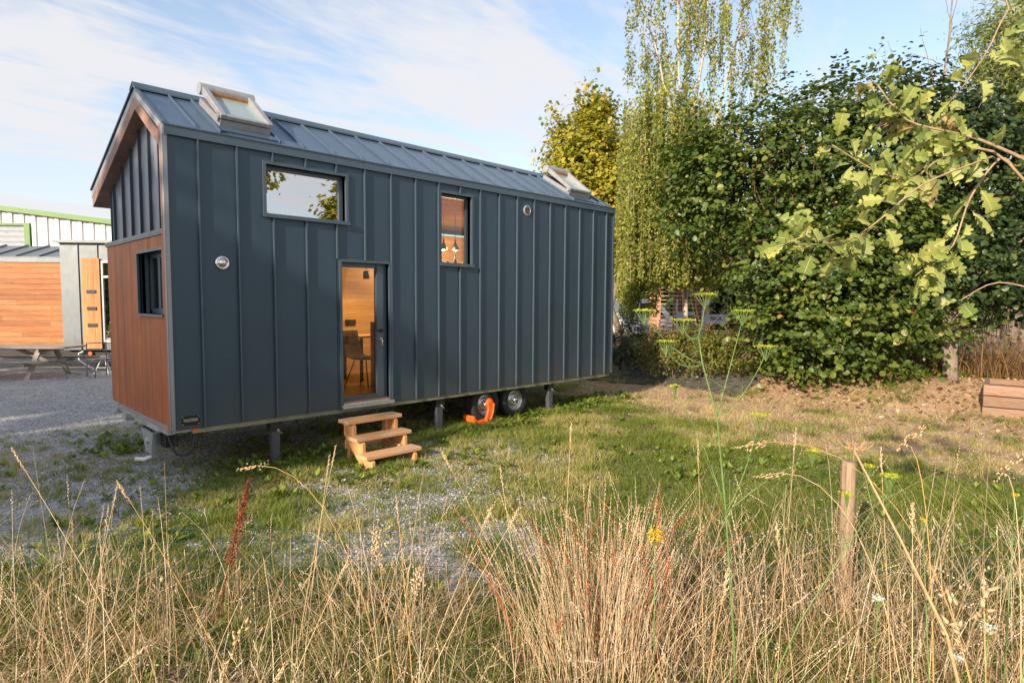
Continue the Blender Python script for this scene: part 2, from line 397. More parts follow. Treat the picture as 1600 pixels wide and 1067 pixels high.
# ------------------------------------------------------------------ ground
def ground_z(x, y):
    b = .42*sstep(10.4, 12.8, x)*sstep(9, 5, y)*sstep(-11, -7, y)
    n = (fbm(x*.7+50, y*.7+50, 3)-.5)*.07
    return b+n*sstep(120, 30, np.hypot(x, y))
def zones(x, y):
    """how much gravel, dead straw and living grass lies at a spot, each 0..1"""
    n1 = fbm(x*.9+9, y*.9+3, 4); n2 = fbm(x*2.6+40, y*2.6+70, 4)
    s = (x+1.949)*.7065-(y+6.972)*.7078; d = (x+1.949)*.7078+(y+6.972)*.7065       # sideways and forward of the yard's corner
    # gravel yard: left of the house and behind it
    grav = sstep(1.6, -.6, x+(-1.0-y)*.75+(n1-.5)*4.2)*sstep(-1.9, -.5, y+(n1-.5)*2.2)
    grav = np.maximum(grav, sstep(2.6, 4.2, y+(n1-.5)*1.5)*sstep(11.5, 9, x))
    patch = sstep(2.0, .9, np.hypot((x-2.7)/1.1, (y+1.5)/.9)+(n2-.5)*1.6)*.55
    patch2 = sstep(1.1, .6, np.hypot((x-.9)/1.6, (y+2.2)/.8)+(n2-.5)*1.5)*.6
    patch3 = sstep(1.2, .5, np.hypot((x-1.3), (y+3.3)/.8)+(n2-.5)*1.6)*.6
    grav = np.clip(np.maximum.reduce([grav, patch, patch2, patch3]), 0, 1)
    straw = sstep(6.8, 8.8, x+(n1-.5)*2.6-.25*(y+1))*sstep(3.4, 1.2, y+(n2-.5)*1.5)
    straw = np.maximum(straw, sstep(3.9, 3.3, d+(n1-.5)*.5)*.22)
    under = sstep(-.15, .25, y)*sstep(2.75, 2.5, y)*sstep(.2, .8, x)*sstep(8.1, 7.4, x)
    green = np.clip((1-grav*.72)*(1-straw*.82)*(1-under*.65)*sstep(.30, .62, n2*.65+n1*.35+.09), 0, 1)
    green = np.maximum(green, sstep(1.0, .2, np.abs(y+.15)+(n2-.5)*.8)*sstep(1.2, 2.2, x)*sstep(8.6, 7.6, x)*.8)
    # shaded sward along the wire fence, to the right
    gs = sstep(3.3, 3.9, d+(n2-.5)*.5)*sstep(6.8, 5.6, x+(n1-.5)*1.6)*sstep(-.5, .8, s+(n1-.5))*sstep(.8, -1.2, y+2.2+(n1-.5)*1.5)
    green = np.maximum(green, gs)
    far = sstep(22, 16, x)*sstep(26, 20, np.abs(y))
    return grav, straw*(1-gs*.8), green*far, under
def make_ground():
    ax = np.concatenate([[-900, -400, -150, -60, -30, -16, -10, -7], np.arange(-5.5, 15.01, .11), [16, 18, 22, 28, 40, 80, 200, 500, 900]])
    ay = np.concatenate([[-900, -400, -150, -60, -30, -18, -13, -10.5], np.arange(-9, 8.01, .11), np.arange(8.4, 22, .5), [24, 30, 40, 80, 200, 500, 900]])
    X, Y = np.meshgrid(ax, ay, indexing='ij'); x, y = X.ravel(), Y.ravel()
    g, s, gr, u = zones(x, y)
    z = ground_z(x, y)+(fbm(x*5, y*5, 3)-.5)*.02*sstep(40, 20, np.hypot(x, y))
    nx, ny = len(ax), len(ay)
    i, j = np.meshgrid(np.arange(nx-1), np.arange(ny-1), indexing='ij'); a = (i*ny+j).ravel()
    F = np.stack([a, a+ny, a+ny+1, a+1], 1)
    m, nt, b = new_mat('yard_ground')
    def attr(n):
        t = nt.nodes.new('ShaderNodeAttribute'); t.attribute_name = n; return t.outputs['Fac']
    fine = tex_noise(nt, 9, 10, rough=.7); med = tex_noise(nt, 1.6, 6)
    # gravel: crushed grey stone
    tc = nt.nodes.new('ShaderNodeTexCoord')
    vor = nt.nodes.new('ShaderNodeTexVoronoi'); vor.inputs['Scale'].default_value = 42; nt.links.new(tc.outputs['Object'], vor.inputs['Vector'])
    vs = nt.nodes.new('ShaderNodeSeparateColor'); nt.links.new(vor.outputs['Color'], vs.inputs[0])
    gcol = ramp(nt, vs.outputs[0], [(0, (.22, .22, .235)), (.35, (.38, .38, .395)), (.75, (.50, .50, .505)), (1, (.62, .61, .60))])
    gcol = mixc(nt, .6, gcol, ramp(nt, med, [(.3, (.72, .70, .66)), (.7, (1.08, 1.08, 1.1))]), 'MULTIPLY')
    gcol = mixc(nt, .5, gcol, ramp(nt, fine, [(.3, (.55, .53, .5)), (.6, (1.1, 1.1, 1.1))]), 'MULTIPLY')
    # soil and litter
    soil = ramp(nt, fine, [(.25, (.055, .038, .024)), (.5, (.13, .095, .062)), (.72, (.22, .17, .12))])
    litter = tex_noise(nt, 26, 8, (1, .35, 1), rough=.75)
    strw = ramp(nt, litter, [(.28, (.17, .105, .062)), (.48, (.42, .29, .18)), (.68, (.66, .50, .34))])
    strw = mixc(nt, .6, strw, ramp(nt, med, [(.35, (.62, .56, .5)), (.65, (1.1, 1.08, 1.05))]), 'MULTIPLY')
    moss = ramp(nt, fine, [(.3, (.06, .075, .018)), (.55, (.14, .165, .04)), (.75, (.26, .25, .09))])
    def edge(a, w=.35):   # break a zone's edge up with the fine noise
        q = math_(nt, 'ADD', a, math_(nt, 'MULTIPLY', math_(nt, 'SUBTRACT', fine, .5), 1.5))
        mr = nt.nodes.new('ShaderNodeMapRange'); nt.links.new(q, mr.inputs[0]); mr.inputs[1].default_value = .5-w/2; mr.inputs[2].default_value = .5+w/2; return mr.outputs[0]
    c = mixc(nt, edge(attr('gravel')), soil, gcol)
    c = mixc(nt, edge(attr('straw')), c, strw)
    c = mixc(nt, math_(nt, 'MULTIPLY', edge(attr('green'), .5), .75), c, moss)
    c = mixc(nt, math_(nt, 'MULTIPLY', attr('under'), .75), c, soil)
    nt.links.new(c, b.inputs['Base Color']); b.inputs['Roughness'].default_value = .9; b.inputs['Specular IOR Level'].default_value = .2
    vd = ramp(nt, vor.outputs['Distance'], [(0, (1, 1, 1)), (.6, (0, 0, 0))])
    p = bump(nt, b, fine, .6, .03); bump(nt, b, vd, .7, .012, p)
    np_obj('ground', np.stack([x, y, z], 1), F, m, smooth=True, kind='structure', attrs=dict(gravel=g, straw=s, green=gr, under=u))
make_ground()

# the black weed sheet on the foot of the bank
def make_tarp():
    nx, ny = 40, 56; V = []
    for i in range(nx):
        for j in range(ny):
            u, v = i/(nx-1), j/(ny-1); y = -1.35+v*3.9
            x0 = 9.75+.55*math.sin(v*4+.6)+.75*v+.06*math.sin(v*40); x1 = 12.0-.25*math.sin(v*5)+.05*math.sin(v*33+1)
            V.append((x0+(x1-x0)*u, y, 0))
    V = np.array(V); V[:, 2] = ground_z(V[:, 0], V[:, 1])+.022+.05*(fbm(V[:, 0]*2.2+3, V[:, 1]*1.3+8, 3)-.35).clip(0)
    i, j = np.meshgrid(np.arange(nx-1), np.arange(ny-1), indexing='ij'); a = (i*ny+j).ravel(); F = np.stack([a, a+ny, a+ny+1, a+1], 1)
    o = np_obj('weed_sheet', V, F, M['tarp'], smooth=True)
    md = o.modifiers.new('thickness', 'SOLIDIFY'); md.thickness = .006
    tag(o, 'dark green weed sheet lying on the bank at the foot of the clipped hedge', 'ground sheet')
make_tarp()

# ------------------------------------------------------------------ the tiny house on its trailer
ZB = .56
LEN, WID, HN = 7.78, 2.82, 3.16           # long side, width, near eave above the body's foot
RY, RZ, LY, LZ = .99, 3.765, 3.30, 2.895  # ridge, and the tip of the far eave
P0, PITCH = .3215, .40
H = empty('tiny_house', (0, 0, 0), 0, 'dark blue-grey standing-seam tiny house on a trailer with stained wood end wall', 'tiny house')
def part(mb, name, mat, parent=H, **k):
    mb.v = [(x, y, z+ZB) for x, y, z in mb.v]; return mb.build(name, mat, parent, **k)
WIN1 = (1.045, 2.055, 2.365, 2.925); WIN2 = (3.575, 4.145, 1.925, 2.925); DOOR = (1.985, 2.685, .06, 1.865)
WINB = (1.75, 2.55, 2.35, 2.98)         # window in the far long wall
HOLES = [WIN1, WIN2, DOOR]
TRIMW = .035
def pieces(a, b, z0, z1, holes, grow=0.0):
    """the column a..b, z0..z1 less the holes, as rectangles"""
    cuts = sorted({a, b}|{min(max(v, a), b) for h in holes for v in (h[0]-grow, h[1]+grow)})
    out = []
    for c, d in zip(cuts, cuts[1:]):
        if d-c < 1e-4: continue
        m = (c+d)/2; zs = sorted([(h[2]-grow, h[3]+grow) for h in holes if h[0]-grow < m < h[1]+grow])
        z = z0
        for l, u in zs:
            if l > z: out.append((c, d, z, min(l, z1)))
            z = max(z, u)
        if z < z1: out.append((c, d, z, z1))
    return out
# near long wall: timber core with openings, a sheet of zinc between every two seams
core = MB()
for c in pieces(.004, LEN-.004, 0, HN-.01, HOLES): core.box(c[0], c[1], .014, .045, c[2], c[3])
part(core, 'wall_backing', M['wall'])
core = MB()
for c in pieces(.15, LEN-.15, .08, HN-.05, HOLES): core.box(c[0], c[1], .045, .155, c[2], c[3])
part(core, 'inner_wall', M['inside'])
edges = [0.03]+[P0+PITCH*i for i in range(19)]+[LEN-.03]
BAND = HN-.105
for a, b in zip(edges, edges[1:]):
    mb = MB()
    for c in pieces(a+.004, b-.004, 0, BAND, HOLES, TRIMW-.004): mb.box(c[0], c[1], 0, .0135, c[2], c[3])
    part(mb, 'wall_panel', M['wall'])
for i in range(19):
    x = P0+PITCH*i; mb = MB()
    for c in pieces(x-.004, x+.004, .002, BAND-.001, [(h[0]-.06, h[1]+.06, h[2], h[3]) if abs(x-2.72) > .1 and abs(x-3.52) > .1 else (0, 0, -9, -8) for h in HOLES], TRIMW):
        mb.box(x-.0045, x+.0045, -.028, -.0005, c[2], c[3]); mb.box(x-.0075, x+.0075, -.031, -.023, c[2], c[3])
    part(mb, 'standing_seam', M['trim'])
mb = MB()
for x0, x1 in ((.002, 2.3), (2.303, 4.9), (4.903, LEN-.002)): mb.box(x0, x1, -.034, .0135, BAND+.001, HN-.012)
mb.box(.0, LEN, -.045, .0, HN-.012, HN+.001)
part(mb, 'eave_flashing', M['trim'])
part(MB().box(-.006, .0, -.012, .05, 0, HN-.02).box(-.006, .032, -.016, -.001, 0, BAND), 'corner_trim', M['verge'])
part(MB().box(LEN-.032, LEN+.006, -.016, -.001, 0, BAND), 'corner_trim', M['trim'])
eb = part(MB().box(-.001, .06, .052, .14, 0, 2.12), 'wall_edge_board', M['clad']); part(MB().box(-.001, .14, .052, .14, 2.12, HN+.02), 'wall_edge_board', M['soffit'])
# window and door reveals
def opening(h, deep=.105, sill=True, name='window_surround'):
    x0, x1, z0, z1 = h; t = TRIMW; mb = MB()
    mb.box(x0-t, x0, -.022, deep, z0-t, z1+t).box(x1, x1+t, -.022, deep, z0-t, z1+t)
    mb.box(x0, x1, -.022, deep, z1, z1+t)
    if sill:
        mb.box(x0, x1, -.022, deep, z0-t, z0); mb.box(x0-t-.008, x1+t+.008, -.045, -.0225, z0-t-.006, z0+.002)
    return mb
w = part(opening(WIN1), 'window', M['trim'], label='wide picture window near the top of the long wall')
x0, x1, z0, z1 = WIN1
part(MB().box(x0, x0+.012, .075, .104, z0, z1).box(x1-.05, x1, .07, .104, z0, z1).box(x0+.012, x1-.05, .075, .104, z0, z0+.018).box(x0+.012, x1-.05, .07, .104, z1-.045, z1), 'frame', M['trim'], w)
part(MB().box(x0+.012, x1-.05, .092, .098, z0+.018, z1-.045), 'pane', M['bigglass'], w)
w = part(opening(WIN2), 'window', M['trim'], label='tall narrow window beside the eaves')
x0, x1, z0, z1 = WIN2
part(MB().box(x0, x0+.012, .075, .104, z0, z1).box(x1-.045, x1, .07, .104, z0, z1).box(x0+.012, x1-.045, .075, .104, z0, z0+.018).box(x0+.012, x1-.045, .07, .104, z1-.04, z1), 'frame', M['trim'], w)
part(MB().box(x0+.012, x1-.045, .092, .098, z0+.018, z1-.04), 'pane', M['glass'], w)
# the door
x0, x1, z0, z1 = DOOR
d = part(opening(DOOR, sill=False), 'door', M['trim'], label='narrow glazed door with a black lever handle')
part(MB().box(x0+.002, x0+.045, .06, .104, z0, z1-.001).box(x1-.16, x1-.002, .055, .104, z0, z1-.001).box(x0+.045, x1-.16, .06, .104, z0, z0+.075).box(x0+.045, x1-.16, .06, .104, z1-.06, z1-.001)
     .box(x1-.155, x1-.06, .043, .055, z0+.03, z1-.03), 'frame', M['trim'], d)
part(MB().box(x0+.045, x1-.16, .084, .09, z0+.075, z1-.06), 'pane', M['glass'], d)
part(MB().box(x0-.03, x1+.04, -.06, .055, z0-.042, z0-.018).box(x0-.03, x1+.04, -.066, -.06, z0-.058, z0-.018).box(x0, x1, .005, .06, z0-.018, z0), 'threshold', M['alu'], d)
hx = x1-.105
part(MB().lathe([(0, .043), (.024, .043), (.024, .03), (.011, .03), (.011, -.012), (0, -.012)], (hx, 0, .985), 'y', 14).tube([(hx, -.008, .985), (hx-.05, -.012, .985), (hx-.135, -.010, .982)], [.0105, .010, .009], 8), 'handle', M['black'], d, smooth=True)
part(MB().lathe([(0, .043), (.016, .043), (.016, .034), (0, .034)], (hx, 0, .87), 'y', 12).box(hx-.003, hx+.003, .0, .034, .855, .872).lathe([(.0, -.002), (.013, -.002), (.013, .002), (0, .002)], (hx, .0, .845), 'y', 12).box(hx-.004, hx+.004, -.004, .002, .79, .84), 'key', M['chrome'], d)
# porthole lamp, round vent, name plate
lx, lz = .547, 1.781
part(MB().lathe([(.0, .001), (.078, .001), (.078, -.012), (.062, -.026), (.052, -.016), (.05, -.006), (.047, -.006), (.04, -.03), (.02, -.043), (0, -.046)], (lx, 0, lz), 'y', 32), 'porthole_light', M['chrome'], smooth=True)
vx, vz = 5.36, 2.862
v = part(MB().lathe([(.0, .001), (.083, .001), (.083, -.016), (.066, -.022), (.062, -.008), (0, -.008)], (vx, 0, vz), 'y', 28), 'air_vent', M['alu'])
mb = MB()
for k in range(-4, 5):
    w_ = math.sqrt(max(.058**2-(k*.013)**2, 0)); mb.box(vx-w_, vx+w_, -.018, -.009, vz+k*.013-.003, vz+k*.013+.003)
part(mb, 'grille', M['black'], v)
pl = part(MB().box(.095, .27, -.006, -.0005, .045, .145), 'name_plate', M['plate'])
mb = MB()
for a in (.105, .26):
    for b in (.055, .135): mb.lathe([(0, -.0095), (.005, -.009), (.005, -.006)], (a, 0, b), 'y', 8)
part(mb, 'screw', M['chrome'], pl, kind='stuff')
def text(body, size, loc, rot, mat, parent, name, sx=1.0, bold=.0, depth=.001):
    cu = bpy.data.curves.new(name, 'FONT'); cu.body = body; cu.size = size; cu.align_x = 'CENTER'; cu.align_y = 'CENTER'
    cu.extrude = depth; cu.offset = bold
    tmp = bpy.data.objects.new('tmp', cu); COL.objects.link(tmp)
    dg = bpy.context.evaluated_depsgraph_get(); me = bpy.data.meshes.new_from_object(tmp.evaluated_get(dg))
    bpy.data.objects.remove(tmp)
    me.transform(Matrix.Translation(loc) @ Matrix.Rotation(rot, 4, 'Z') @ Matrix.Rotation(R(90), 4, 'X') @ Matrix.Diagonal((sx, 1, 1, 1)))
    o = bpy.data.objects.new(name, me); me.materials.clear(); me.materials.append(mat); link(o, parent); return o
text('BALUCHON', .043, Vector((.1825, -.0075, .098+ZB)), 0, M['platet'], pl, 'lettering', .60, .0022)

# roof: sheets between seams, ridge cap, verge
def slope_pt(y): return HN+(RZ-HN)*(y+.03)/(RY+.03)
def far_pt(y): return RZ+(LZ-RZ)*(y-RY)/(LY-RY)
def chev(o0, o1, ynear=-.03, yfar=LY):     # the roof's profile between two vertical offsets
    return [[(ynear, HN+o0), (RY, RZ+o0), (RY, RZ+o1), (ynear, HN+o1)], [(RY, RZ+o0), (yfar, far_pt(yfar)+o0), (yfar, far_pt(yfar)+o1), (RY, RZ+o1)]]
SKY = [(.72, 1.29), (6.62, 7.20)]
def skyband(a, b): return any(a < s1 and b > s0 for s0, s1 in SKY)
redges = [.02]+[P0+PITCH*i for i in range(19)]+[LEN-.02]
for a, b in zip(redges, redges[1:]):
    mb = MB().prism([(-.03, HN-.018), (RY-.02, RZ-.030), (RY-.02, RZ-.018), (-.03, HN-.006)], 'x', a+.003, b-.003)
    part(mb, 'roof_sheet', M['roof'])
    mb = MB().prism([(RY+.02, RZ-.030), (LY, LZ-.018), (LY, LZ-.006), (RY+.02, RZ-.018)], 'x', a+.003, b-.003)
    part(mb, 'roof_sheet', M['roof'])
for i in range(19):
    x = P0+PITCH*i
    if skyband(x-.02, x+.02): continue
    part(MB().prism([(.0, slope_pt(0)-.006), (RY-.04, slope_pt(RY-.04)-.006), (RY-.06, slope_pt(RY-.06)+.026), (.035, slope_pt(.035)+.026)], 'x', x-.006, x+.006), 'roof_seam', M['roof'])
    part(MB().prism([(LY-.02, far_pt(LY-.02)-.006), (RY+.06, far_pt(RY+.06)-.006), (RY+.06, far_pt(RY+.06)+.026), (LY-.05, far_pt(LY-.05)+.026)], 'x', x-.006, x+.006), 'roof_seam', M['roof'])
part(MB().prism([(RY-.11, slope_pt(RY-.11)+.012), (RY, RZ+.03), (RY+.11, far_pt(RY+.11)+.012), (RY+.11, far_pt(RY+.11)+.03), (RY, RZ+.048), (RY-.11, slope_pt(RY-.11)+.03)], 'x', -.02, LEN+.02), 'ridge_cap', M['trim'])
mb = MB()
for p in chev(-.031, -.11): mb.prism(p, 'x', 0, .03)
part(mb, 'verge_flashing', M['verge'])
mb = MB()
mb.prism([(-.035, HN-.005), (RY, RZ-.005), (RY, RZ+.016), (-.035, HN+.016)], 'x', -.016, .02)
mb.prism([(RY, RZ-.005), (LY+.01, LZ-.005), (LY+.01, LZ+.016), (RY, RZ+.016)], 'x', -.016, .02)
part(mb, 'verge_cap', M['trim'])
mb = MB()
for p in chev(-.111, -.255, .05, LY-.05): mb.prism(p, 'x', .001, .29)
part(mb, 'soffit', M['soffit'])
mb = MB()
for p in chev(-.04, -.11, .045, LY-.04): mb.prism(p, 'x', .031, LEN-.03)
part(mb, 'roof_boarding', M['inside'])
mb = MB()
for p in chev(-.112, -.255, .16, WID-.16): mb.prism(p, 'x', .291, LEN-.1)
part(mb, 'ceiling', M['inside'])
part(MB().box(.031, LEN-.03, LY-.035, LY-.001, LZ-.10, LZ-.02), 'gutter_board', M['trim'])
part(MB().prism([(WID+.012, 2.60), (LY-.06, 2.73), (LY-.06, 2.75), (WID+.012, 2.62)], 'x', .29, LEN-.03), 'soffit', M['soffit'])
# end wall facing the gravel: stained boards below, zinc above
EW = (.30, 1.275, 1.215, 1.912)
bw = (2.82-.141)/21
for k in range(21):
    a = .141+bw*k; off = .0007*((k*7) % 3); groups = {}
    for c in pieces(a+.0006, a+bw-.0006, 0, 2.10, [EW]): groups.setdefault('low' if c[3] <= EW[2]+.01 else 'high' if c[2] >= EW[3]-.01 else 'full', []).append(c)
    for cs in ([sum(groups.values(), [])] if 'full' in groups else groups.values()):
        mb = MB()
        for c in cs: mb.box(.06+off, .078+off, c[0], c[1], c[2], c[3])
        part(mb, 'cladding_board', M['clad'])
mb = MB()
for c in pieces(.16, WID-.012, 0, 2.09, [EW]): mb.box(.085, .12, c[0], c[1], c[2], c[3])
for c in pieces(.16, WID-.16, .08, 2.7, [EW]): mb.box(.16, .28, c[0], c[1], c[2], c[3])
mb.prism([(.16, 2.7), (WID-.16, 2.7), (WID-.16, far_pt(WID-.16)-.11), (RY, RZ-.11), (.16, slope_pt(.16)-.11)], 'x', .16, .28)
part(mb, 'gable_backing', M['inside'])
part(MB().prism([(.1, 2.08), (WID+.02, 2.08), (WID+.02, 2.10), (.1, 2.10)], 'x', .045, .06).box(.042, .16, .2, WID+.02, 2.10, 2.135), 'ledge_flashing', M['trim'])
gy = [.141, .597, .97, 1.36, 1.755, 2.17, 2.62, WID]
def topz(y): return (slope_pt(y) if y < RY else far_pt(y))-.245
for a, b in zip(gy, gy[1:]):
    ys = [a+.004]+([RY] if a < RY < b else [])+[b-.004]
    part(MB().prism([(a+.004, 2.136), (b-.004, 2.136)]+[(y, topz(y)) for y in reversed(ys)], 'x', .14, .152), 'gable_panel', M['gable'])
for y in gy[1:-1]:
    part(MB().prism([(y-.007, 2.136), (y+.007, 2.136), (y+.007, topz(y+.007)), (y-.007, topz(y-.007))], 'x', .108, .1395), 'gable_seam', M['wall'])
part(MB().box(.12, .165, WID, WID+.012, 2.136, topz(WID)), 'gable_trim', M['trim'])
# its window, set deep in a metal reveal
y0, y1, z0, z1 = EW
w = part(MB().box(.035, .30, y1, y1+.03, z0-.0, z1+.03).box(.035, .30, y0-.03, y0, z0, z1+.03).box(.035, .30, y0, y1, z1, z1+.03).box(.02, .30, y0-.03, y1+.06, z0-.025, z0), 'window', M['trim'], label='deep set window in the stained end wall')
ym = (y0+y1)/2
part(MB().box(.17, .215, y1-.05, y1, z0+.035, z1).box(.17, .215, y0, y0+.05, z0+.035, z1).box(.17, .215, y0+.05, y1-.05, z1-.05, z1).box(.17, .215, y0+.05, y1-.05, z0+.001, z0+.06).box(.165, .215, ym+.06, ym+.14, z0+.06, z1-.05), 'frame', M['trim'], w)
part(MB().box(.19, .195, y0+.05, ym+.06, z0+.06, z1-.05), 'pane', M['glass'], w)
part(MB().box(.19, .195, ym+.14, y1-.05, z0+.06, z1-.05), 'pane', M['glass'], w)
# far wall, far end, floor
mb = MB()
for c in pieces(.165, LEN-.012, 0, 2.68, [WINB]): mb.box(c[0], c[1], WID-.155, WID-.012, c[2], c[3])
part(mb, 'inner_wall', M['inside'])
for k in range(-1, 19):
    a = P0+PITCH*k if k >= 0 else .15; b = min(P0+PITCH*(k+1), LEN-.03); mb = MB()
    for c in pieces(a+.003, b-.003, 0, 2.66, [WINB]): mb.box(c[0], c[1], WID-.012, WID, c[2], c[3])
    part(mb, 'wall_panel', M['wall']); part(MB().box(b-.005, b+.005, WID, WID+.028, 0, 2.6), 'standing_seam', M['trim'])
x0, x1, z0, z1 = WINB
w = part(MB().box(x0, x0+.05, WID-.09, WID-.04, z0, z1).box(x1-.05, x1, WID-.09, WID-.04, z0, z1).box(x0+.05, x1-.05, WID-.09, WID-.04, z0, z0+.05).box(x0+.05, x1-.05, WID-.09, WID-.04, z1-.05, z1), 'window', M['trim'])
part(MB().box(x0+.05, x1-.05, WID-.068, WID-.062, z0+.05, z1-.05), 'pane', M['glass'], w)
part(MB().prism([(.16, 0), (WID-.16, 0), (WID-.16, far_pt(WID-.16)-.11), (RY, RZ-.11), (.16, slope_pt(.16)-.11)], 'x', LEN-.16, LEN-.03), 'inner_wall', M['inside'])
for a, b in zip([.0, .42, .84, 1.26, 1.68, 2.1, 2.5], [.42, .84, 1.26, 1.68, 2.1, 2.5, WID]):
    tz = lambda y: (slope_pt(y) if y < RY else far_pt(y))-.04
    ys = [a+.003]+([RY] if a < RY < b else [])+[b-.003]
    part(MB().prism([(a+.003, 0), (b-.003, 0)]+[(y, tz(y)) for y in reversed(ys)], 'x', LEN-.012, LEN), 'wall_panel', M['wall'])
part(MB().box(.08, LEN-.03, .02, WID-.02, .0, .08), 'floor', M['floorw'])
part(MB().box(.03, LEN-.04, .03, WID-.03, -.03, -.002), 'underside', M['galv'])
# skylights
def skylight(x0, x1, lift, name='skylight'):
    k = (RZ-HN)/(RY+.03)
    n = Vector((0, -k, 1)).normalized(); t = Vector((0, 1, k)).normalized()
    O = Vector((0, -.03, HN))
    def P(x, s, h): v = O+t*s+n*h; return (x, v.y, v.z)
    def sbox(mb, xa, xb, s0, s1, h0, h1, g0=None, g1=None):
        """box on the slope; h at s0, g at s1"""
        g0 = h0 if g0 is None else g0; g1 = h1 if g1 is None else g1
        mb.add([P(xa, s0, h0), P(xb, s0, h0), P(xb, s1, g0), P(xa, s1, g0), P(xa, s0, h1), P(xb, s0, h1), P(xb, s1, g1), P(xa, s1, g1)],
               [(0,3,2,1),(4,5,6,7),(0,1,5,4),(1,2,6,5),(2,3,7,6),(3,0,4,7)]); return mb
    mb = MB(); sbox(mb, x0-.05, x1+.05, .10, 1.06, -.004, .012); sbox(mb, x0-.065, x0-.05, .02, 1.08, -.004, .03); sbox(mb, x1+.05, x1+.065, .06, 1.08, -.004, .03)
    s = part(mb, name, M['roof'], label='open skylight with raised silver sash')
    mb = MB()
    for xa, xb in ((x0, x0+.05), (x1-.05, x1)): sbox(mb, xa, xb, .24, 0.98, .012, .085)
    sbox(mb, x0+.05, x1-.05, .24, .30, .012, .085); sbox(mb, x0+.05, x1-.05, 1.0, 0.98, .012, .085)
    part(mb, 'frame', M['velux'], s)
    mb = MB(); lo, hi = .095, .095+lift
    for xa, xb in ((x0-.015, x0+.055), (x1-.055, x1+.015)): sbox(mb, xa, xb, .23, .98, lo, lo+.055, hi, hi+.085)
    sbox(mb, x0+.055, x1-.055, .23, .30, lo, lo+.05)
    part(mb, 'sash', M['velux'], s, bevel=.008)
    mb = MB(); hh = lambda q: lo+(hi-lo)*(q-.23)/.75
    sbox(mb, x0+.055, x1-.055, .30, .88, hh(.30)+.006, hh(.30)+.014, hh(.88)+.006, hh(.88)+.014)
    part(mb, 'pane', M['frost'], s)
    mb = MB(); sbox(mb, x0+.055, x1-.055, .88, .92, hh(.88), hh(.88)+.05)
    part(mb, 'glazing_bar', M['larchv'], s)
    # roller box across the top, with round ends
    c = P(0, .97, hi+.035); prof = []
    mb = MB(); n_ = 20
    ring = [(c[1]+.075*math.cos(a*2*math.pi/n_), c[2]+.066*math.sin(a*2*math.pi/n_)) for a in range(n_)]
    mb.prism(ring, 'x', x0-.03, x1+.03)
    part(mb, 'roller_box', M['velux'], s)
    mb = MB(); sbox(mb, x0-.028, x0-.016, .26, .32, .05, .15); mb.lathe([(0, x0-.03), (.035, x0-.03), (.035, x0-.015), (0, x0-.015)], (0, P(0, .27, .12)[1], P(0, .27, .12)[2]), 'x', 14)
    part(mb, 'hinge_cap', M['alu'], s)
skylight(.62, 1.18, .06)
skylight(6.62, 7.20, .075)

# trailer
part(MB().box(.20, LEN-.06, .012, .03, -.052, -.0025).box(.20, LEN-.06, WID-.03, WID-.012, -.052, -.0025), 'chassis_rail', M['rail'])
part(MB().box(.205, .27, .008, .012, -.03, -.008), 'side_marker', M['orange'])
part(MB().box(.03, LEN-.1, .75, .87, -.16, -.031).box(.03, LEN-.1, 1.95, 2.07, -.16, -.031), 'chassis_beam', M['galv'])
part(MB().box(-.02, .055, .10, 2.3, -.052, -.006), 'front_beam', M['galv'])
# drawbar head below the end wall
mb = MB().prism([(.30, -.04), (.78, -.04), (.70, -.12), (.62, -.30), (.40, -.30), (.36, -.18)], 'x', -.10, -.06)
mb.prism([(.30, -.04), (.78, -.04), (.78, -.055), (.30, -.055)], 'x', -.10, .03).box(-.09, .02, .42, .60, -.22, -.06)
mb.lathe([(0, -.125), (.035, -.12), (.035, -.10)], (0, .5, -.16), 'x', 12)
part(mb, 'drawbar_plate', M['galv'], bevel=.004)
part(MB().box(-.07, .02, 1.55, 1.70, -.10, -.02).box(-.06, .03, 2.05, 2.16, -.075, -.01), 'coupling_lug', M['galv'])
part(MB().tube([(-.20, .64, -.37), (-.12, .61, -.385), (-.05, .58, -.36)], [.018, .024, .018], 8), 'handbrake_lever', M['white'])
part(MB().box(-.02, .10, .16, .34, -.2, -.055), 'hitch_box', M['black'])
pts = [(-.01, .10, -.06), (.0, .06, -.13), (.015, .03, -.2), (.05, .01, -.255), (.11, .0, -.275), (.17, .0, -.25), (.205, .01, -.19), (.215, .02, -.12), (.215, .03, -.05)]
part(MB().tube(pts, .011, 8), 'hose', M['black'], smooth=True)
part(MB().tube([(.045, .05, -.02), (.045, .05, -.10)], .005, 6).tube([(.045, .05, -.09), (.045, .05, -.17)], [.018, .022], 10), 'plug', M['black'])
def jack(x, y):
    j = part(MB().box(x-.075, x+.075, y-.05, y+.05, -.17, -.053).box(x-.06, x+.12, y-.04, y+.04, -.06, -.05), 'jack_leg', M['black'])
    a = [(x-.055, -.10), (x+.055, -.10), (x+.035, -.565), (x-.035, -.565)]
    part(MB().prism(a, 'y', y-.042, y-.034).prism([(x-.055, -.10), (x-.047, -.10), (x-.028, -.565), (x-.035, -.565)], 'y', y-.034, y+.04)
         .prism([(x+.047, -.10), (x+.055, -.10), (x+.035, -.565), (x+.028, -.565)], 'y', y-.034, y+.04), 'leg_post', M['leg'], j)
    part(MB().lathe([(0, y-.06), (.016, y-.06), (.016, y-.04)], (x+.02, 0, -.16), 'y', 8).tube([(x+.01, y-.06, -.16), (x+.06, y-.065, -.2)], .006, 6), 'crank', M['galv'], j)
for x in (1.135, 3.60, 6.07):
    jack(x, .10); jack(x, WID-.10)
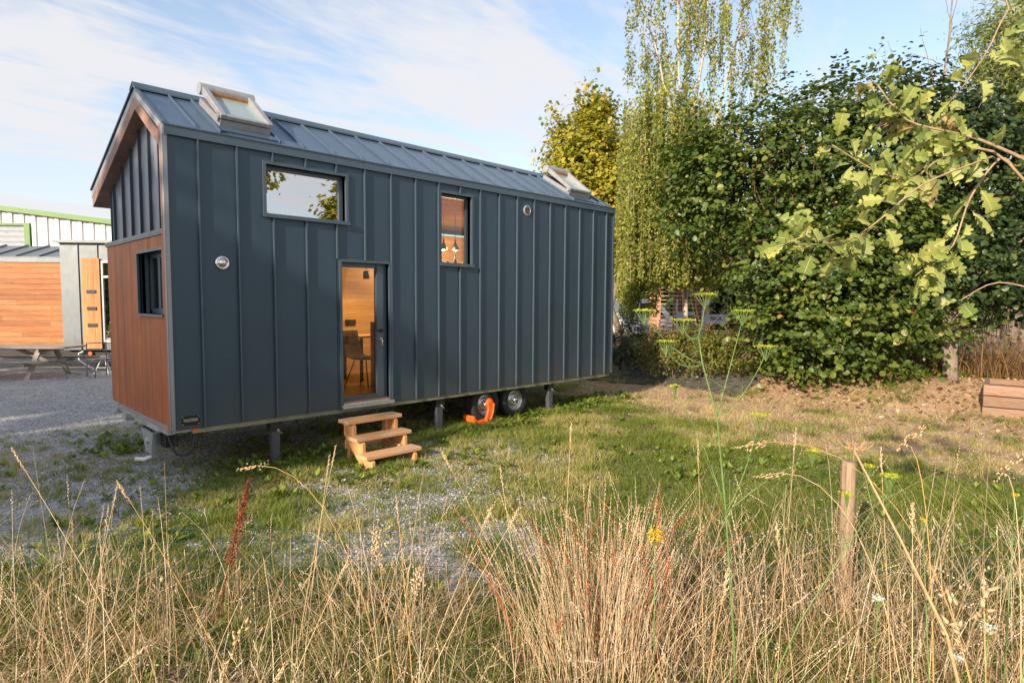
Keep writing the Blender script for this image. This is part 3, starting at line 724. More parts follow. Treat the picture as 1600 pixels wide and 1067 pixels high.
def wheel(x, y, s):
    """axle along y, outer face towards s"""
    c = (x, y, -.265)
    wh = part(MB().lathe([(.0, .01), (.02, .01)], c, 'y', 6), 'wheel', M['galv'])
    T = [(.175, -.085), (.20, -.098), (.255, -.10), (.285, -.088), (.295, -.06), (.295, -.045), (.287, -.042), (.287, -.034), (.295, -.031), (.295, -.006), (.287, -.003), (.287, .003), (.295, .006), (.295, .031), (.287, .034), (.287, .042), (.295, .045), (.295, .06), (.285, .088), (.255, .10), (.20, .098), (.175, .085), (.17, 0), (.175, -.085)]
    part(MB().lathe([(r_, h*s) for r_, h in T], c, 'y', 40), 'tyre', M['rubber'], wh, smooth=True)
    F = [(.178, .088), (.182, .075), (.165, .070), (.155, .03), (.135, .02), (.11, .035), (.085, .062), (.06, .066), (.045, .05), (.045, .10), (.038, .115), (0, .118)]
    part(MB().lathe([(r_, h*s) for r_, h in F], c, 'y', 32), 'rim', M['rim'], wh, smooth=True)
    mb = MB()
    for k in range(5):
        t = k*2*math.pi/5; mb.lathe([(.011, .058*s), (.011, .078*s), (0, .08*s)], (c[0]+.075*math.cos(t), c[1], c[2]+.075*math.sin(t)), 'y', 6)
    part(mb, 'wheel_nuts', M['chrome'], wh, kind='stuff')
for x in (4.585, 5.255):
    wheel(x, .22, -1); wheel(x, WID-.22, 1)
part(MB().box(3.95, 5.6, .34, .40, -.14, -.05).box(4.55, 4.62, .3, 2.5, -.32, -.22).box(5.22, 5.29, .3, 2.5, -.32, -.22), 'axle', M['black'])

# orange clamp on the first wheel
def wheel_clamp():
    c = empty('wheel_clamp', (4.585, .10, 0), 0, 'bright orange clamp locked over the wheel nearest the wooden steps', 'wheel clamp')
    O = Vector((4.585, .10, .295))
    mb = MB()   # shield over the hub
    pr = [(0, -.075), (.05, -.072), (.075, -.055), (.08, -.03), (.07, -.03), (0, -.05)]
    mb.lathe([(r_, h) for r_, h in pr], (.01, 0, .325), 'y', 20)
    mb.build('shield', M['orange'], c, smooth=True)
    MB().prism([(-.055, .345), (.06, .36), (.075, .30), (.03, .17), (-.03, .07), (-.09, .02), (-.13, .055), (-.07, .14), (-.04, .24)], 'y', -.075, -.035).build('arm', M['orange'], c, bevel=.012)
    MB().prism([(.06, .33), (.085, .31), (.06, .16), (.01, .05), (-.05, -.0), (-.07, .02), (.0, .1), (.04, .2)], 'y', -.095, -.06).build('arm', M['orange'], c, bevel=.01)
    mb = MB()
    mb.prism([(-.10, .015), (-.02, .03), (-.03, .07), (-.18, .085), (-.27, .08), (-.335, .17), (-.375, .16), (-.37, .08), (-.33, .02), (-.22, .004)], 'y', -.085, .16)
    mb.build('jaw', M['orange'], c, bevel=.015)
    MB().box(-.09, -.04, -.1, -.07, .05, .085).lathe([(0, -.105), (.02, -.105), (.02, -.09)], (-.065, 0, .067), 'y', 12).build('lock', M['chrome'], c)
wheel_clamp()

# ------------------------------------------------------------------ wooden steps in front of the door
def steps():
    o = empty('wooden_steps', (2.07, -.40, 0), 0, 'small new larch steps with three treads in front of the glazed door', 'steps')
    w = .365
    for k, (z, y) in enumerate(((.525, -.115), (.350, -.315), (.175, -.52))):
        tr_ = MB().box(-w-.02, w+.02, y-.115, y+.105, z-.045, z).build('tread', M['step'], o, bevel=.006)
        mb = MB()
        for a in (-w+.03, w-.03):
            for b in (y-.07, y+.05): mb.lathe([(0, z+.002), (.006, z+.002), (.007, z-.001)], (a, b, 0), 'z', 8)
        mb.build('screws', M['galv'], tr_, kind='stuff')
    for sx in (-1, 1):
        a = sx*(w-.05); x0, x1 = min(a, a-sx*.045), max(a, a-sx*.045)
        # sloping stringer, cut in three noses
        poly = [(-.02, .40), (-.02, .478), (-.21, .478), (-.235, .45), (-.235, .33), (-.225, .304), (-.41, .304), (-.435, .28), (-.435, .16), (-.425, .129), (-.61, .129), (-.64, .10), (-.64, .006), (-.52, .004), (-.42, .10), (-.10, .31)]
        # as convex pieces
        mb = MB()
        for q in ([(-.02, .33), (-.02, .479), (-.21, .479), (-.235, .45), (-.235, .30), (-.10, .25)],
                  [(-.20, .18), (-.10, .25), (-.235, .304), (-.41, .304), (-.435, .28), (-.435, .13), (-.30, .08)],
                  [(-.30, .08), (-.425, .129), (-.61, .129), (-.64, .10), (-.64, .006), (-.50, .004), (-.40, .03)]):
            c = (sum(p[0] for p in q)/len(q), sum(p[1] for p in q)/len(q)); q = sorted(q, key=lambda p: math.atan2(p[1]-c[1], p[0]-c[0]))
            mb.prism(q, 'x', x0, x1)
        # butt the three cuts a hair apart across the thickness
        mb.build('stringer', M['stepz'], o, bevel=.004)
        xo0, xo1 = (x0-.046, x0-.001) if sx < 0 else (x1+.001, x1+.046)
        xo0, xo1 = (x0+.046, x1+.046) if sx < 0 else (x0-.046, x1-.046)
        MB().prism([(-.01, .0), (-.01, .479), (-.10, .479), (-.10, .32), (-.075, .28), (-.075, .0)], 'x', xo0, xo1).build('leg', M['stepz'], o, bevel=.003)
        MB().bar((xo0+.022-(.046 if sx < 0 else -.046)*0, -.04, .17), ((x0+x1)/2+(.046 if sx < 0 else -.046), -.40, .15), .04, .07).build('side_brace', M['step'], o)
    MB().box(-w+.07, w-.07, -.028, -.004, .15, .27).build('back_rail', M['step'], o, bevel=.003)
steps()

# ------------------------------------------------------------------ inside the house, seen through the glass
def pendant(x, y, z, label):
    o = empty('pendant_lamp', (x, y, z), 0, label, 'lamp', 'black pendant lamps in the house')
    MB().lathe([(.014, .19), (.018, .13), (.03, .10), (.078, .0), (.073, .0), (.026, .095), (0, .10)], (0, 0, 0), 'z', 24).build('lamp_shade', M['black'], o, smooth=True)
    MB().tube([(0, 0, .19), (0, 0, .62)], .004, 6).build('cord', M['black'], o)
    MB().lathe([(0, -.012), (.025, -.004), (.034, .02), (.02, .05), (0, .06)], (0, 0, 0), 'z', 14).build('bulb', emit('lamp_glow', (1, .72, .38), 22), o, smooth=True)
    l = bpy.data.lights.new('lamp_light', 'POINT'); l.energy = 34; l.color = (1, .62, .28); l.shadow_soft_size = .03
    lo = bpy.data.objects.new('lamp_light', l); COL.objects.link(lo); lo.parent = o; lo.location = (0, 0, -.04)
pendant(4.92, 1.62, 2.285+ZB, 'black cone pendant lamp hanging behind the tall narrow window, nearer its left edge')
pendant(5.19, 1.62, 2.295+ZB, 'black cone pendant lamp hanging behind the tall narrow window, nearer its right edge')
def spot():
    o = empty('wall_spotlight', (3.42, 1.75, 1.78+ZB), 0, 'round black spotlight glowing warm above the table, behind the door glass', 'lamp')
    MB().lathe([(0, .08), (.035, .08), (.05, .04), (.05, -.05), (.044, -.05), (.04, .02), (0, .03)], (0, 0, 0), 'z', 20).build('lamp_head', M['black'], o, smooth=True)
    MB().tube([(0, 0, .08), (0, 0, .9)], .006, 6).build('stem', M['black'], o)
    MB().lathe([(0, -.02), (.03, -.02), (.03, .0), (0, .01)], (0, 0, 0), 'z', 14).build('bulb', emit('spot_glow', (1, .66, .3), 14), o)
    l = bpy.data.lights.new('spot_light', 'SPOT'); l.energy = 24; l.spot_size = R(115); l.spot_blend = .6; l.color = (1, .60, .24); l.shadow_soft_size = .04
    lo = bpy.data.objects.new('spot_light', l); COL.objects.link(lo); lo.parent = o; lo.location = (.02, 0, -.06); lo.rotation_euler = (R(28), 0, 0)
spot()
def chair():
    o = empty('shell_chair', (2.98, 1.15, .08+ZB), R(25), 'brown moulded chair with thin black legs behind the glazed door', 'chair')
    V = []; F = []
    prof = [(-.20, .43), (-.10, .415), (.05, .41), (.15, .43), (.21, .50), (.24, .62), (.26, .74), (.27, .84)]
    for i, (y, z) in enumerate(prof):
        wd = .22 if i < 4 else .22-.012*(i-4)
        for j in range(7):
            t = j/6*2-1; V.append((wd*t, y-.05*t*t*(i > 3), z+.035*t*t*(i < 5)))
    for i in range(len(prof)-1):
        for j in range(6): a = i*7+j; F.append((a, a+1, a+8, a+7))
    mb = MB(); mb.add(V, F); s = mb.build('seat_shell', M['chair'], o, smooth=True); s.modifiers.new('t', 'SOLIDIFY').thickness = .012
    for a, b in ((-1, -1), (1, -1), (-1, 1), (1, 1)):
        MB().tube([(.1*a, .1*b-.02, .40), (.21*a, .21*b-.02, 0)], .009, 6).build('leg', M['black'], o)
chair()
def table():
    o = empty('table', (3.55, 1.9, .08+ZB), 0, 'light wooden table against the far wall behind the glazed door', 'table')
    MB().box(-.35, .45, -.3, .3, .70, .73).build('tabletop', M['inside'], o)
    for a in (-.3, .4):
        for b in (-.26, .26): MB().box(a-.02, a+.02, b-.02, b+.02, 0, .70).build('leg', M['black'], o)
table()
o = MB().box(3.02, 3.62, .78, .80, .64, 1.62).box(3.02, 3.04, .80, 1.0, .64, 1.62).box(3.04, 3.62, .80, 1.0, 1.60, 1.62).build('kitchen_cupboard', M['inside'])
tag(o, 'pale wooden cupboard end standing behind the door handle side of the glazed door', 'cupboard')
o = MB().box(3.55, 3.75, 2.64, 2.664, 1.50, 1.60).build('wall_socket', M['black']); tag(o, 'black socket strip on the wooden wall behind the brown chair', 'socket')
def kitchen():
    for i, (x, h, r_) in enumerate(((4.70, .26, .035), (4.86, .20, .045), (5.02, .30, .03), (5.2, .17, .05))):
        o = MB().lathe([(0, 0), (r_, 0), (r_, h*.6), (r_*.4, h*.8), (r_*.4, h), (0, h)], (x, 1.42, 1.89+ZB), 'z', 14).build('bottle', M['black'], smooth=True)
        tag(o, ['dark bottle on the shelf, leftmost of four behind the tall window', 'squat dark jar on the shelf, second of four behind the tall window', 'tallest dark bottle on the shelf behind the tall window', 'shortest dark jar on the shelf, rightmost behind the tall window'][i], 'bottle', 'bottles behind the tall window')
    o = MB().box(4.5, 5.5, 1.3, 1.6, 1.86+ZB, 1.888+ZB).build('kitchen_shelf', M['inside']); tag(o, 'wooden shelf holding dark bottles behind the tall narrow window', 'shelf')
kitchen()

# ------------------------------------------------------------------ across the gravel
RT = Vector((.7078, -.7065, 0)); FW = Vector((.7065, .7078, 0))
def yard(s, d, z=0): v = Vector((-1.949, -6.972, 0))+RT*s+FW*d; return (v.x, v.y, z)
RZI = math.atan2(-.7065, .7078)
def second_house():
    # local x to the right along the front, y to the back; origin below the joint of boards and zinc
    o = empty('second_tiny_house', yard(-12.06, 16.5), RZI+R(4), 'tiny house clad in orange larch boards with a grey zinc bay beyond the picnic table', 'tiny house')
    rows = 16; z0, z1 = .62, 2.90; h = (z1-z0)/rows
    rr = random.Random(3)
    for k in range(rows):
        a = -7.0; z = z0+k*h
        while a < -.01:
            b = min(a+rr.uniform(1.0, 2.7), -.0)
            if b > -.25: b = 0
            MB().box(a+.002, b-.002, -.02-.003*(k % 2), 0, z+.004, z+h-.002).build('cladding_board', M['larch'], o); a = b
    MB().box(-7, -.002, .001, .06, .60, 2.94).build('wall_core', M['wall'], o)
    MB().box(-7.05, -.0, -.05, .0, 2.905, 3.03).build('eave_flashing', M['greytrim'], o)
    for k in range(12):
        a = -7+k*.585
        MB().add([(a+.004, -.06, 3.03), (a+.58, -.06, 3.03), (a+.58, 1.3, 3.42), (a+.004, 1.3, 3.42), (a+.004, -.06, 3.05), (a+.58, -.06, 3.05), (a+.58, 1.3, 3.44), (a+.004, 1.3, 3.44)], [(0,3,2,1),(4,5,6,7),(0,1,5,4),(1,2,6,5),(2,3,7,6),(3,0,4,7)]).build('roof_sheet', M['greytrim'], o)
        MB().bar((a, -.05, 3.06), (a, 1.3, 3.46), .02, .06).build('roof_seam', M['greytrim'], o)
    # zinc bay, a little proud
    for k, (a, b) in enumerate(((.0, .46), (.46, .96), (.96, 1.9))):
        MB().box(a+.004, b-.004, -.10, -.085, .56, 3.42).build('zinc_panel', M['greytrim'], o)
        MB().box(b-.008, b+.008, -.13, -.10, .56, 3.40).build('standing_seam', M['greytrim'], o)
    MB().box(.0, 1.9, -.084, 2.4, .56, 3.42).build('bay_core', M['greytrim'], o)
    MB().box(-.012, -.001, -.09, .0, .56, 3.42).build('corner_trim', M['greytrim'], o)
    MB().box(-.12, 1.95, -.22, 2.4, 3.425, 3.50).build('bay_cap', M['greytrim'], o)
    # shutter of three boards with black straps
    sh = MB().box(.56, 1.02, -.135, -.131, .60, 3.02).build('shutter', M['larchv'], o)
    for k in range(3):
        MB().box(.56+k*.155, .56+k*.155+.151, -.165, -.136, .60, 3.02).build('board', M['larchv'], sh)
    for z in (2.13, 1.68, 1.23): MB().box(.68, .92, -.185, -.166, z-.045, z+.045).build('strap', M['black'], sh)
    w = MB().box(1.06, 1.10, -.15, -.10, .76, 2.96).box(1.10, 1.7, -.15, -.10, 2.90, 2.96).box(1.10, 1.7, -.15, -.10, .76, .83).box(1.70, 1.74, -.15, -.10, .76, 2.96).box(1.10, 1.7, -.14, -.10, 2.50, 2.56).build('window', M['velux'], o)
    MB().box(1.10, 1.7, -.118, -.112, .83, 2.5).build('pane', M['bigglass'], w); MB().box(1.10, 1.7, -.118, -.112, 2.56, 2.9).build('pane', M['bigglass'], w)
    MB().box(-7, 1.85, .05, .12, .36, .555).box(-7, 1.85, 2.0, 2.07, .36, .555).build('chassis', M['black'], o)
    for x in (-3.2, -2.5):
        wh = MB().lathe([(.2, .1), (.29, .1), (.31, .06), (.31, .32), (.2, .34)], (x, 0, .31), 'y', 24).build('wheel', M['rubber'], o); MB().lathe([(0, .12), (.19, .105), (.2, .15)], (x, 0, .31), 'y', 20).build('rim', M['rim'], wh)
    MB().lathe([(0, -.02), (.05, -.02), (.05, .06), (0, .06)], (.62, 0, .46), 'y', 14).build('side_marker', M['orange'], o)
    MB().tube([(.45, -.02, .52), (.33, -.03, .46), (.34, -.05, .30), (.42, -.06, .22), (.7, -.2, .12), (1.1, -.5, .0)], .018, 6).build('cable', M['white'], o)
second_house()
def shed():
    o = empty('industrial_shed', yard(-14.0, 20.0), RZI+R(3), 'large white ribbed metal shed with green roof edge behind the larch-clad tiny house', 'shed')
    def roof(x): return 4.95-.130*(x-(-4.0))*.9
    x = -12.0; k = 0
    while x < 9.5:
        if not -7 < x < -2.10 or True:
            z1 = roof(x)
            lo = 0
            xa, xb = x, x+.36
            segs = [(0, z1)]
            if -9.0 < xa and xb < -1.55: segs = [(0, 2.4), (4.30, z1)]
            for a, b in segs:
                if b-a > .05:
                    MB().prism([(xa, 0), (xa+.04, 0), (xa+.07, -.045), (xa+.19, -.045), (xa+.22, 0), (xb-.001, 0), (xb-.001, .02), (xa, .02)], 'z', a, b).build('cladding_sheet', M['shed'], o)
        x += .36
    MB().box(-12, 9.5, .021, .1, 0, 2.9).box(-12, -9, .021, .1, 2.9, 5.4).box(-1.56, 9.5, .021, .1, 2.9, 3.4).build('wall_core', M['shed'], o)
    MB().prism([(-12.2, roof(-12.2)-.02), (9.8, roof(9.8)-.02), (9.8, roof(9.8)+.14), (-12.2, roof(-12.2)+.14)], 'y', -.16, .3).build('roof_edge', M['green'], o)
    MB().prism([(-12.2, roof(-12.2)+.02), (9.8, roof(9.8)+.02), (9.8, roof(9.8)+.1), (-12.2, roof(-12.2)+.1)], 'y', .3, 14).build('roof', M['shed'], o)
    d = MB().box(-9.05, -1.55, -.08, .02, 4.29, 4.36).box(-1.70, -1.53, -.09, .02, 2.4, 4.29).box(-9.1, -8.95, -.09, .02, 2.4, 4.29).build('door_frame', M['green'], o)
    z = 2.45
    while z < 4.27:
        MB().prism([(-.075, z), (-.06, z), (.02, z+.12), (.02, z+.135)], 'x', -8.95, -1.70).build('slat', M['louvre'], d); z += .17
shed()
def picnic():
    o = empty('picnic_table', yard(-12.0, 15.0), RZI+R(2), 'long grey weathered picnic table with fixed benches standing on the gravel', 'picnic table')
    for k in range(5): MB().box(-2.6, 1.25, -.42+k*.17, -.42+k*.17+.16, .73, .775).build('top_board', M['oldwood'], o, bevel=.006)
    for y in (-.90, -.75): MB().box(-2.4, 1.05, y, y+.14, .42, .46).build('bench_board', M['oldwood'], o, bevel=.006)
    for y in (.62, .77): MB().box(-2.4, 1.35, y, y+.14, .42, .46).build('bench_board', M['oldwood'], o, bevel=.006)
    for x in (-2.0, .55):
        for s in (-1, 1): MB().bar((x, s*.25, .73), (x, s*.72, .0), .05, .12, (1, 0, 0)).build('leg', M['oldwood'], o)
        MB().box(x+.026, x+.07, -.88, .88, .33, .42).build('crossbeam', M['oldwood'], o); MB().box(x+.026, x+.07, -.4, .4, .65, .73).build('crossbeam', M['oldwood'], o)
    MB().bar((.58, 0, .38), (-.2, 0, .72), .05, .08).build('brace', M['oldwood'], o)
picnic()
def stand(s, d, label, col, h=.45):
    o = empty('trestle_stand', yard(s, d), .3, label, 'stand')
    MB().lathe([(0, h), (.09, h), (.09, h+.03), (0, h+.03)], (0, 0, 0), 'z', 14).build('top', M[col], o)
    for k in range(3):
        t = k*2.094+.4; MB().tube([(.03*math.cos(t), .03*math.sin(t), h), (.24*math.cos(t), .24*math.sin(t), 0)], .014, 6).build('leg', M[col], o)
    MB().tube([(.15*math.cos(.4+k*2.094), .15*math.sin(.4+k*2.094), .18) for k in (0, 1, 2, 0)], .008, 5).build('brace', M[col], o)
stand(-14.4, 15.6, 'white tripod stand under the larch house, left of the picnic table leg', 'white')
stand(-10.45, 15.6, 'white tripod stand beside the dark metal frame chair at the zinc bay', 'white')
def frame_chair():
    o = empty('metal_chair', yard(-10.2, 15.1), .2, 'dark thin metal chair frame on the gravel below the zinc bay', 'chair')
    MB().box(-.22, .22, -.2, .2, .44, .46).build('seat', M['leg'], o)
    for a in (-.22, .22):
        MB().tube([(a, -.2, .44), (a, -.22, 0)], .012, 6).build('leg', M['leg'], o); MB().tube([(a, .2, .85), (a, .2, .44), (a, .24, 0)], .012, 6).build('leg', M['leg'], o)
    MB().tube([(-.22, .2, .84), (.22, .2, .84)], .012, 6).build('backrest', M['leg'], o)
frame_chair()

# ------------------------------------------------------------------ right-hand side: planter, posts, fence, banner
def planter():
    o = empty('plank_planter', (0, 0, 0), 0, 'low raised bed of weathered planks on the bare soil by the fence', 'planter')
    a = Vector((11.0, -5.38)); L_ = 2.2
    r1 = Vector((.10, -.995)); b = Vector((.995, .10))
    def P(u, v): q = a+r1*u+b*v; return q
    for k in range(3):
        z0 = .0+k*.19+.015; z1 = z0+.175
        for u0, u1, v0, v1 in ((0, L_, 0, .06), (0, L_, 1.2, 1.26), (0, .06, .065, 1.195), (L_-.06, L_, .065, 1.195)):
            j = .004*((k*3) % 2); q = [P(u0+j, v0), P(u1+j, v0), P(u1+j, v1), P(u0+j, v1)]
            MB().prism([(p.x, p.y) for p in q], 'z', z0, z1).build('plank', M['sleeper'], o, bevel=.008)
    q = [P(.07, .07), P(L_-.07, .07), P(L_-.07, 1.19), P(.07, 1.19)]
    MB().prism([(p.x, p.y) for p in q], 'z', .0, .47).build('soil', plain('bed_soil', (.07, .05, .035), .95, 0, .4, 20, .6), o)
planter()
def wire_fence():
    o = empty('wire_fence', yard(-4.5, 3.72), RZI, 'low dark green wire mesh fence running through the dry foreground grass', 'fence')
    mb = MB(); n = 90
    for k in range(n+1):
        x = k*.1; mb.bar((x, .004*math.sin(k), 0), (x, .012*math.sin(k*.7), .52), .003, .003, (1, 0, 0))
    for k in range(7):
        pts = [(i*.3, .012*math.sin(i*2.1*.7), .04+k*.078+.012*math.sin(i*.9+k)) for i in range(31)]
        mb.tube(pts, .002, 3)
    mb.build('mesh', M['wire'], o, kind='stuff')
wire_fence()
def stake_post():
    x, y, _ = yard(2.08, 3.68)
    q = MB(); n = 10
    q.lathe([(.0, 0), (.045, 0), (.047, .3), (.043, .75), (.044, .955), (.036, .975), (0, .98)], (x, y, 0), 'z', n)
    o = q.build('fence_stake', M['stake']); tag(o, 'rough round wooden stake standing in the shaded grass by the wire fence', 'stake')
stake_post()
def back_fence():
    o = empty('reed_fence', (15.2, -9.6, 0), R(90), 'brown reed screen fence behind the trees with bracken growing through it', 'fence')
    rr = random.Random(7); mb = MB()
    for k in range(420):
        x = k*.021; h = 1.75+rr.uniform(-.12, .12)
        if rr.random() < .12: continue
        mb.bar((x, rr.uniform(-.01, .01), .2), (x+rr.uniform(-.03, .03), rr.uniform(-.01, .01), .35+h), .013, .010, (1, 0, 0))
    mb.build('reeds', plain('dry_reed', (.15, .12, .10), .8, 0, .4, 30), o, kind='stuff')
    for z in (.5, 1.1, 1.7, 2.0): MB().tube([(0, -.02, z), (8.8, -.02, z)], .004, 4).build('wire', M['galv'], o)
back_fence()
for i, (x, y, h, lab) in enumerate(((14.6, -4.45, 1.85, 'green metal fence post beside the lichened tree trunk'), (14.8, -7.2, 1.9, 'green metal fence post behind the plank planter'))):
    o = MB().lathe([(0, .2), (.035, .2), (.035, h), (.02, h+.02), (0, h+.02)], (x, y, 0), 'z', 12).build('fence_post', M['greenpost']); tag(o, lab, 'fence post', 'green fence posts')
def pallets():
    o = empty('pallet_stack', yard(6.2, 22.0), RZI+R(5), 'stack of reddish wooden pallets behind the blue banner', 'pallets')
    rr = random.Random(2)
    for k in range(17):
        z = k*.145
        MB().box(-1.0+rr.uniform(-.03, .03), 1.0, 0, .9, z+.115, z+.14).build('deck_board', M['pallet'], o)
        for x in (-.95, -.05, .85): MB().box(x, x+.12, .0, .9, z, z+.114).build('block', M['pallet'], o)
pallets()
def banner():
    o = empty('banner', yard(6.15, 20.3, 1.36), RZI-R(6), "pale blue advertising banner with dark letters on a frame above the clipped hedge", 'banner')
    MB().box(-.62, -.02, 0, .012, -.05, .26).build('cloth', M['banner'], o)
    MB().box(.30, 1.05, .02, .032, -.14, .18).build('cloth', M['banner'], o)
    MB().tube([(-.47, .03, -1.5), (-.47, .03, .72)], .025, 6).build('post', M['black'], o); MB().tube([(-.60, .03, -1.5), (-.60, .03, .66)], .03, 6).build('post', M['banner'], o)
    MB().tube([(.24, .03, -1.5), (.24, .03, .28), (.42, .03, .66)], .05, 8).build('post', M['banner'], o)
    text("SUPER'S", .15, Vector((-.21, -.004, .08)), 0, M['bannert'], o, 'lettering', .72, .004, .001)
    text("BELLA", .15, Vector((.66, .016, .04)), 0, M['bannert'], o, 'lettering', .9, .004, .001)
banner()
def van():
    o = empty('white_van', yard(5.15, 29.0), RZI+R(8), 'white van parked far beyond the house end, glimpsed under the trees', 'van')
    MB().prism([(-2.3, .45), (2.5, .45), (2.55, 1.0), (2.25, 1.25), (1.55, 2.05), (-2.2, 2.15), (-2.35, 1.9)], 'y', -.9, .9).build('body', M['vanp'], o, bevel=.06)
    MB().prism([(.7, 1.2), (1.95, 1.2), (1.45, 1.85), (.7, 1.88)], 'y', -.915, -.902).build('side_window', M['black'], o)
    for x in (-1.45, 1.55):
        for y in (-.93, .75): MB().lathe([(0, y), (.2, y-.01), (.33, y), (.34, y+.18), (0, y+.18)], (x, 0, .34), 'y', 20).build('wheel', M['rubber'], o)
    MB().box(2.50, 2.57, -.8, -.55, .75, .95).build('headlight', M['chrome'], o)
van()

# ------------------------------------------------------------------ trees and shrubs
CAMP = np.array([-1.949, -6.972, 1.946])
def ysp(s, d, z): v = yard(s, d, z); return np.array(v)
def leaf_template(kind):
    if kind == 'round':   # hazel: broad, pointed, folded on the midrib
        v = [(0, -.5, 0), (0, -.15, -.02), (0, .2, -.03), (0, .56, -.10), (-.30, -.38, .05), (-.44, -.02, .07), (-.30, .30, .03), (.30, -.38, .05), (.44, -.02, .07), (.30, .30, .03)]
        f = [(0, 1, 5, 4), (1, 2, 6, 5), (2, 3, 6, 6), (0, 7, 8, 1), (1, 8, 9, 2), (2, 9, 3, 3)]
        tri = []
        for q in f:
            tri.append(q[:3]);
            if q[3] != q[2]: tri.append((q[0], q[2], q[3]))
        return np.array(v, float), np.array(tri)
    if kind == 'diamond':
        return np.array([(0, -.5, 0), (-.3, -.02, .06), (0, .55, -.06), (.3, -.02, .06)], float), np.array([(0, 1, 2), (0, 2, 3)])
    if kind == 'lance':
        return np.array([(0, -.5, 0), (-.13, 0, .03), (0, .6, -.12), (.13, 0, .03)], float), np.array([(0, 1, 2), (0, 2, 3)])
    if kind == 'maple':
        return np.array([(0, -.45, 0), (-.34, -.28, .03), (-.5, .12, -.02), (-.2, .16, .04), (0, .55, -.05), (.2, .16, .04), (.5, .12, -.02), (.34, -.28, .03)], float), np.array([(0, 1, 3), (1, 2, 3), (0, 3, 5), (3, 4, 5), (0, 5, 7), (5, 6, 7)])
def crown_leaves(blobs, n, size, spray=.32, flat=.5, up=.55, per=26, shell=.55, drop=0.0):
    """leaf positions, normals: sprays set through the crown's outer volume"""
    w = np.array([b[3]*b[3]*b[4] for b in blobs]); w = w/w.sum()
    P = []; Nn = []; Tn = []
    for b, k in zip(blobs, rng.multinomial(n, w)):
        c = ysp(b[0], b[1], b[2]); m = max(1, k//per)
        dirs = unit(rng.normal(size=(m, 3))); lump = .52+.86*fbm(dirs[:, 0]*2.3+c[0]*3+9, dirs[:, 2]*2.3+dirs[:, 1]*1.7+c[2]*2+9, 3)
        rad = (shell+(1-shell)*rng.random(m)**.6)*lump
        cen = c+dirs*rad[:, None]*np.array([b[3], b[3], b[4]])
        idx = rng.integers(0, m, k)
        tw = unit(dirs*np.array([1, 1, .25])+rng.normal(size=(m, 3))*.45)
        off = tw[idx]*rng.normal(size=(k, 1))*spray*1.25+rng.normal(size=(k, 3))*spray*.5*np.array([1, 1, flat])
        p = cen[idx]+off
        tone = rng.random(m)[idx]*.6+rng.random(k)*.4
        nn = unit(dirs[idx]*.8+np.array([0, 0, up])+rng.normal(size=(k, 3))*.38)
        P.append(p); Nn.append(nn); Tn.append(tone)
    P = np.concatenate(P); Nn = np.concatenate(Nn); Tn = np.concatenate(Tn)
    keep = P[:, 2] > drop+ground_z(P[:, 0], P[:, 1])
    return P[keep], Nn[keep], Tn[keep]
def wander(a, b, n=6, amp=.08, sag=0.0):
    a = np.array(a, float); b = np.array(b, float); L_ = np.linalg.norm(b-a); pts = []
    off = rng.normal(size=(n+1, 3))*amp*L_/3
    for i in range(n+1):
        t = i/n; q = a+(b-a)*t+off[i]*math.sin(math.pi*t); q[2] += sag*math.sin(math.pi*t)*L_; pts.append(Vector(q))
    return pts
BARK = dict(
    grey=plain('grey_bark', (.20, .165, .125), .9, 0, .45, 18, .6, .2, (1, 1, .3)),
    birch=plain('birch_bark', (.46, .40, .33), .7, 0, .3, 12, .3, .2, (1, 1, 3)),
    brown=plain('brown_bark', (.15, .10, .065), .9, 0, .4, 22, .6, .2, (1, 1, .3)),
    twig=plain('pale_twig', (.33, .24, .15), .8, 0, .3, 30, .3),
    straw=foliage('dry_straw', [(0, (.32, .19, .09)), (.3, (.56, .39, .21)), (.7, (.74, .58, .37)), (1, (.88, .77, .58))], .25, .6, .3, (1.1, 1.0, .8)),
)
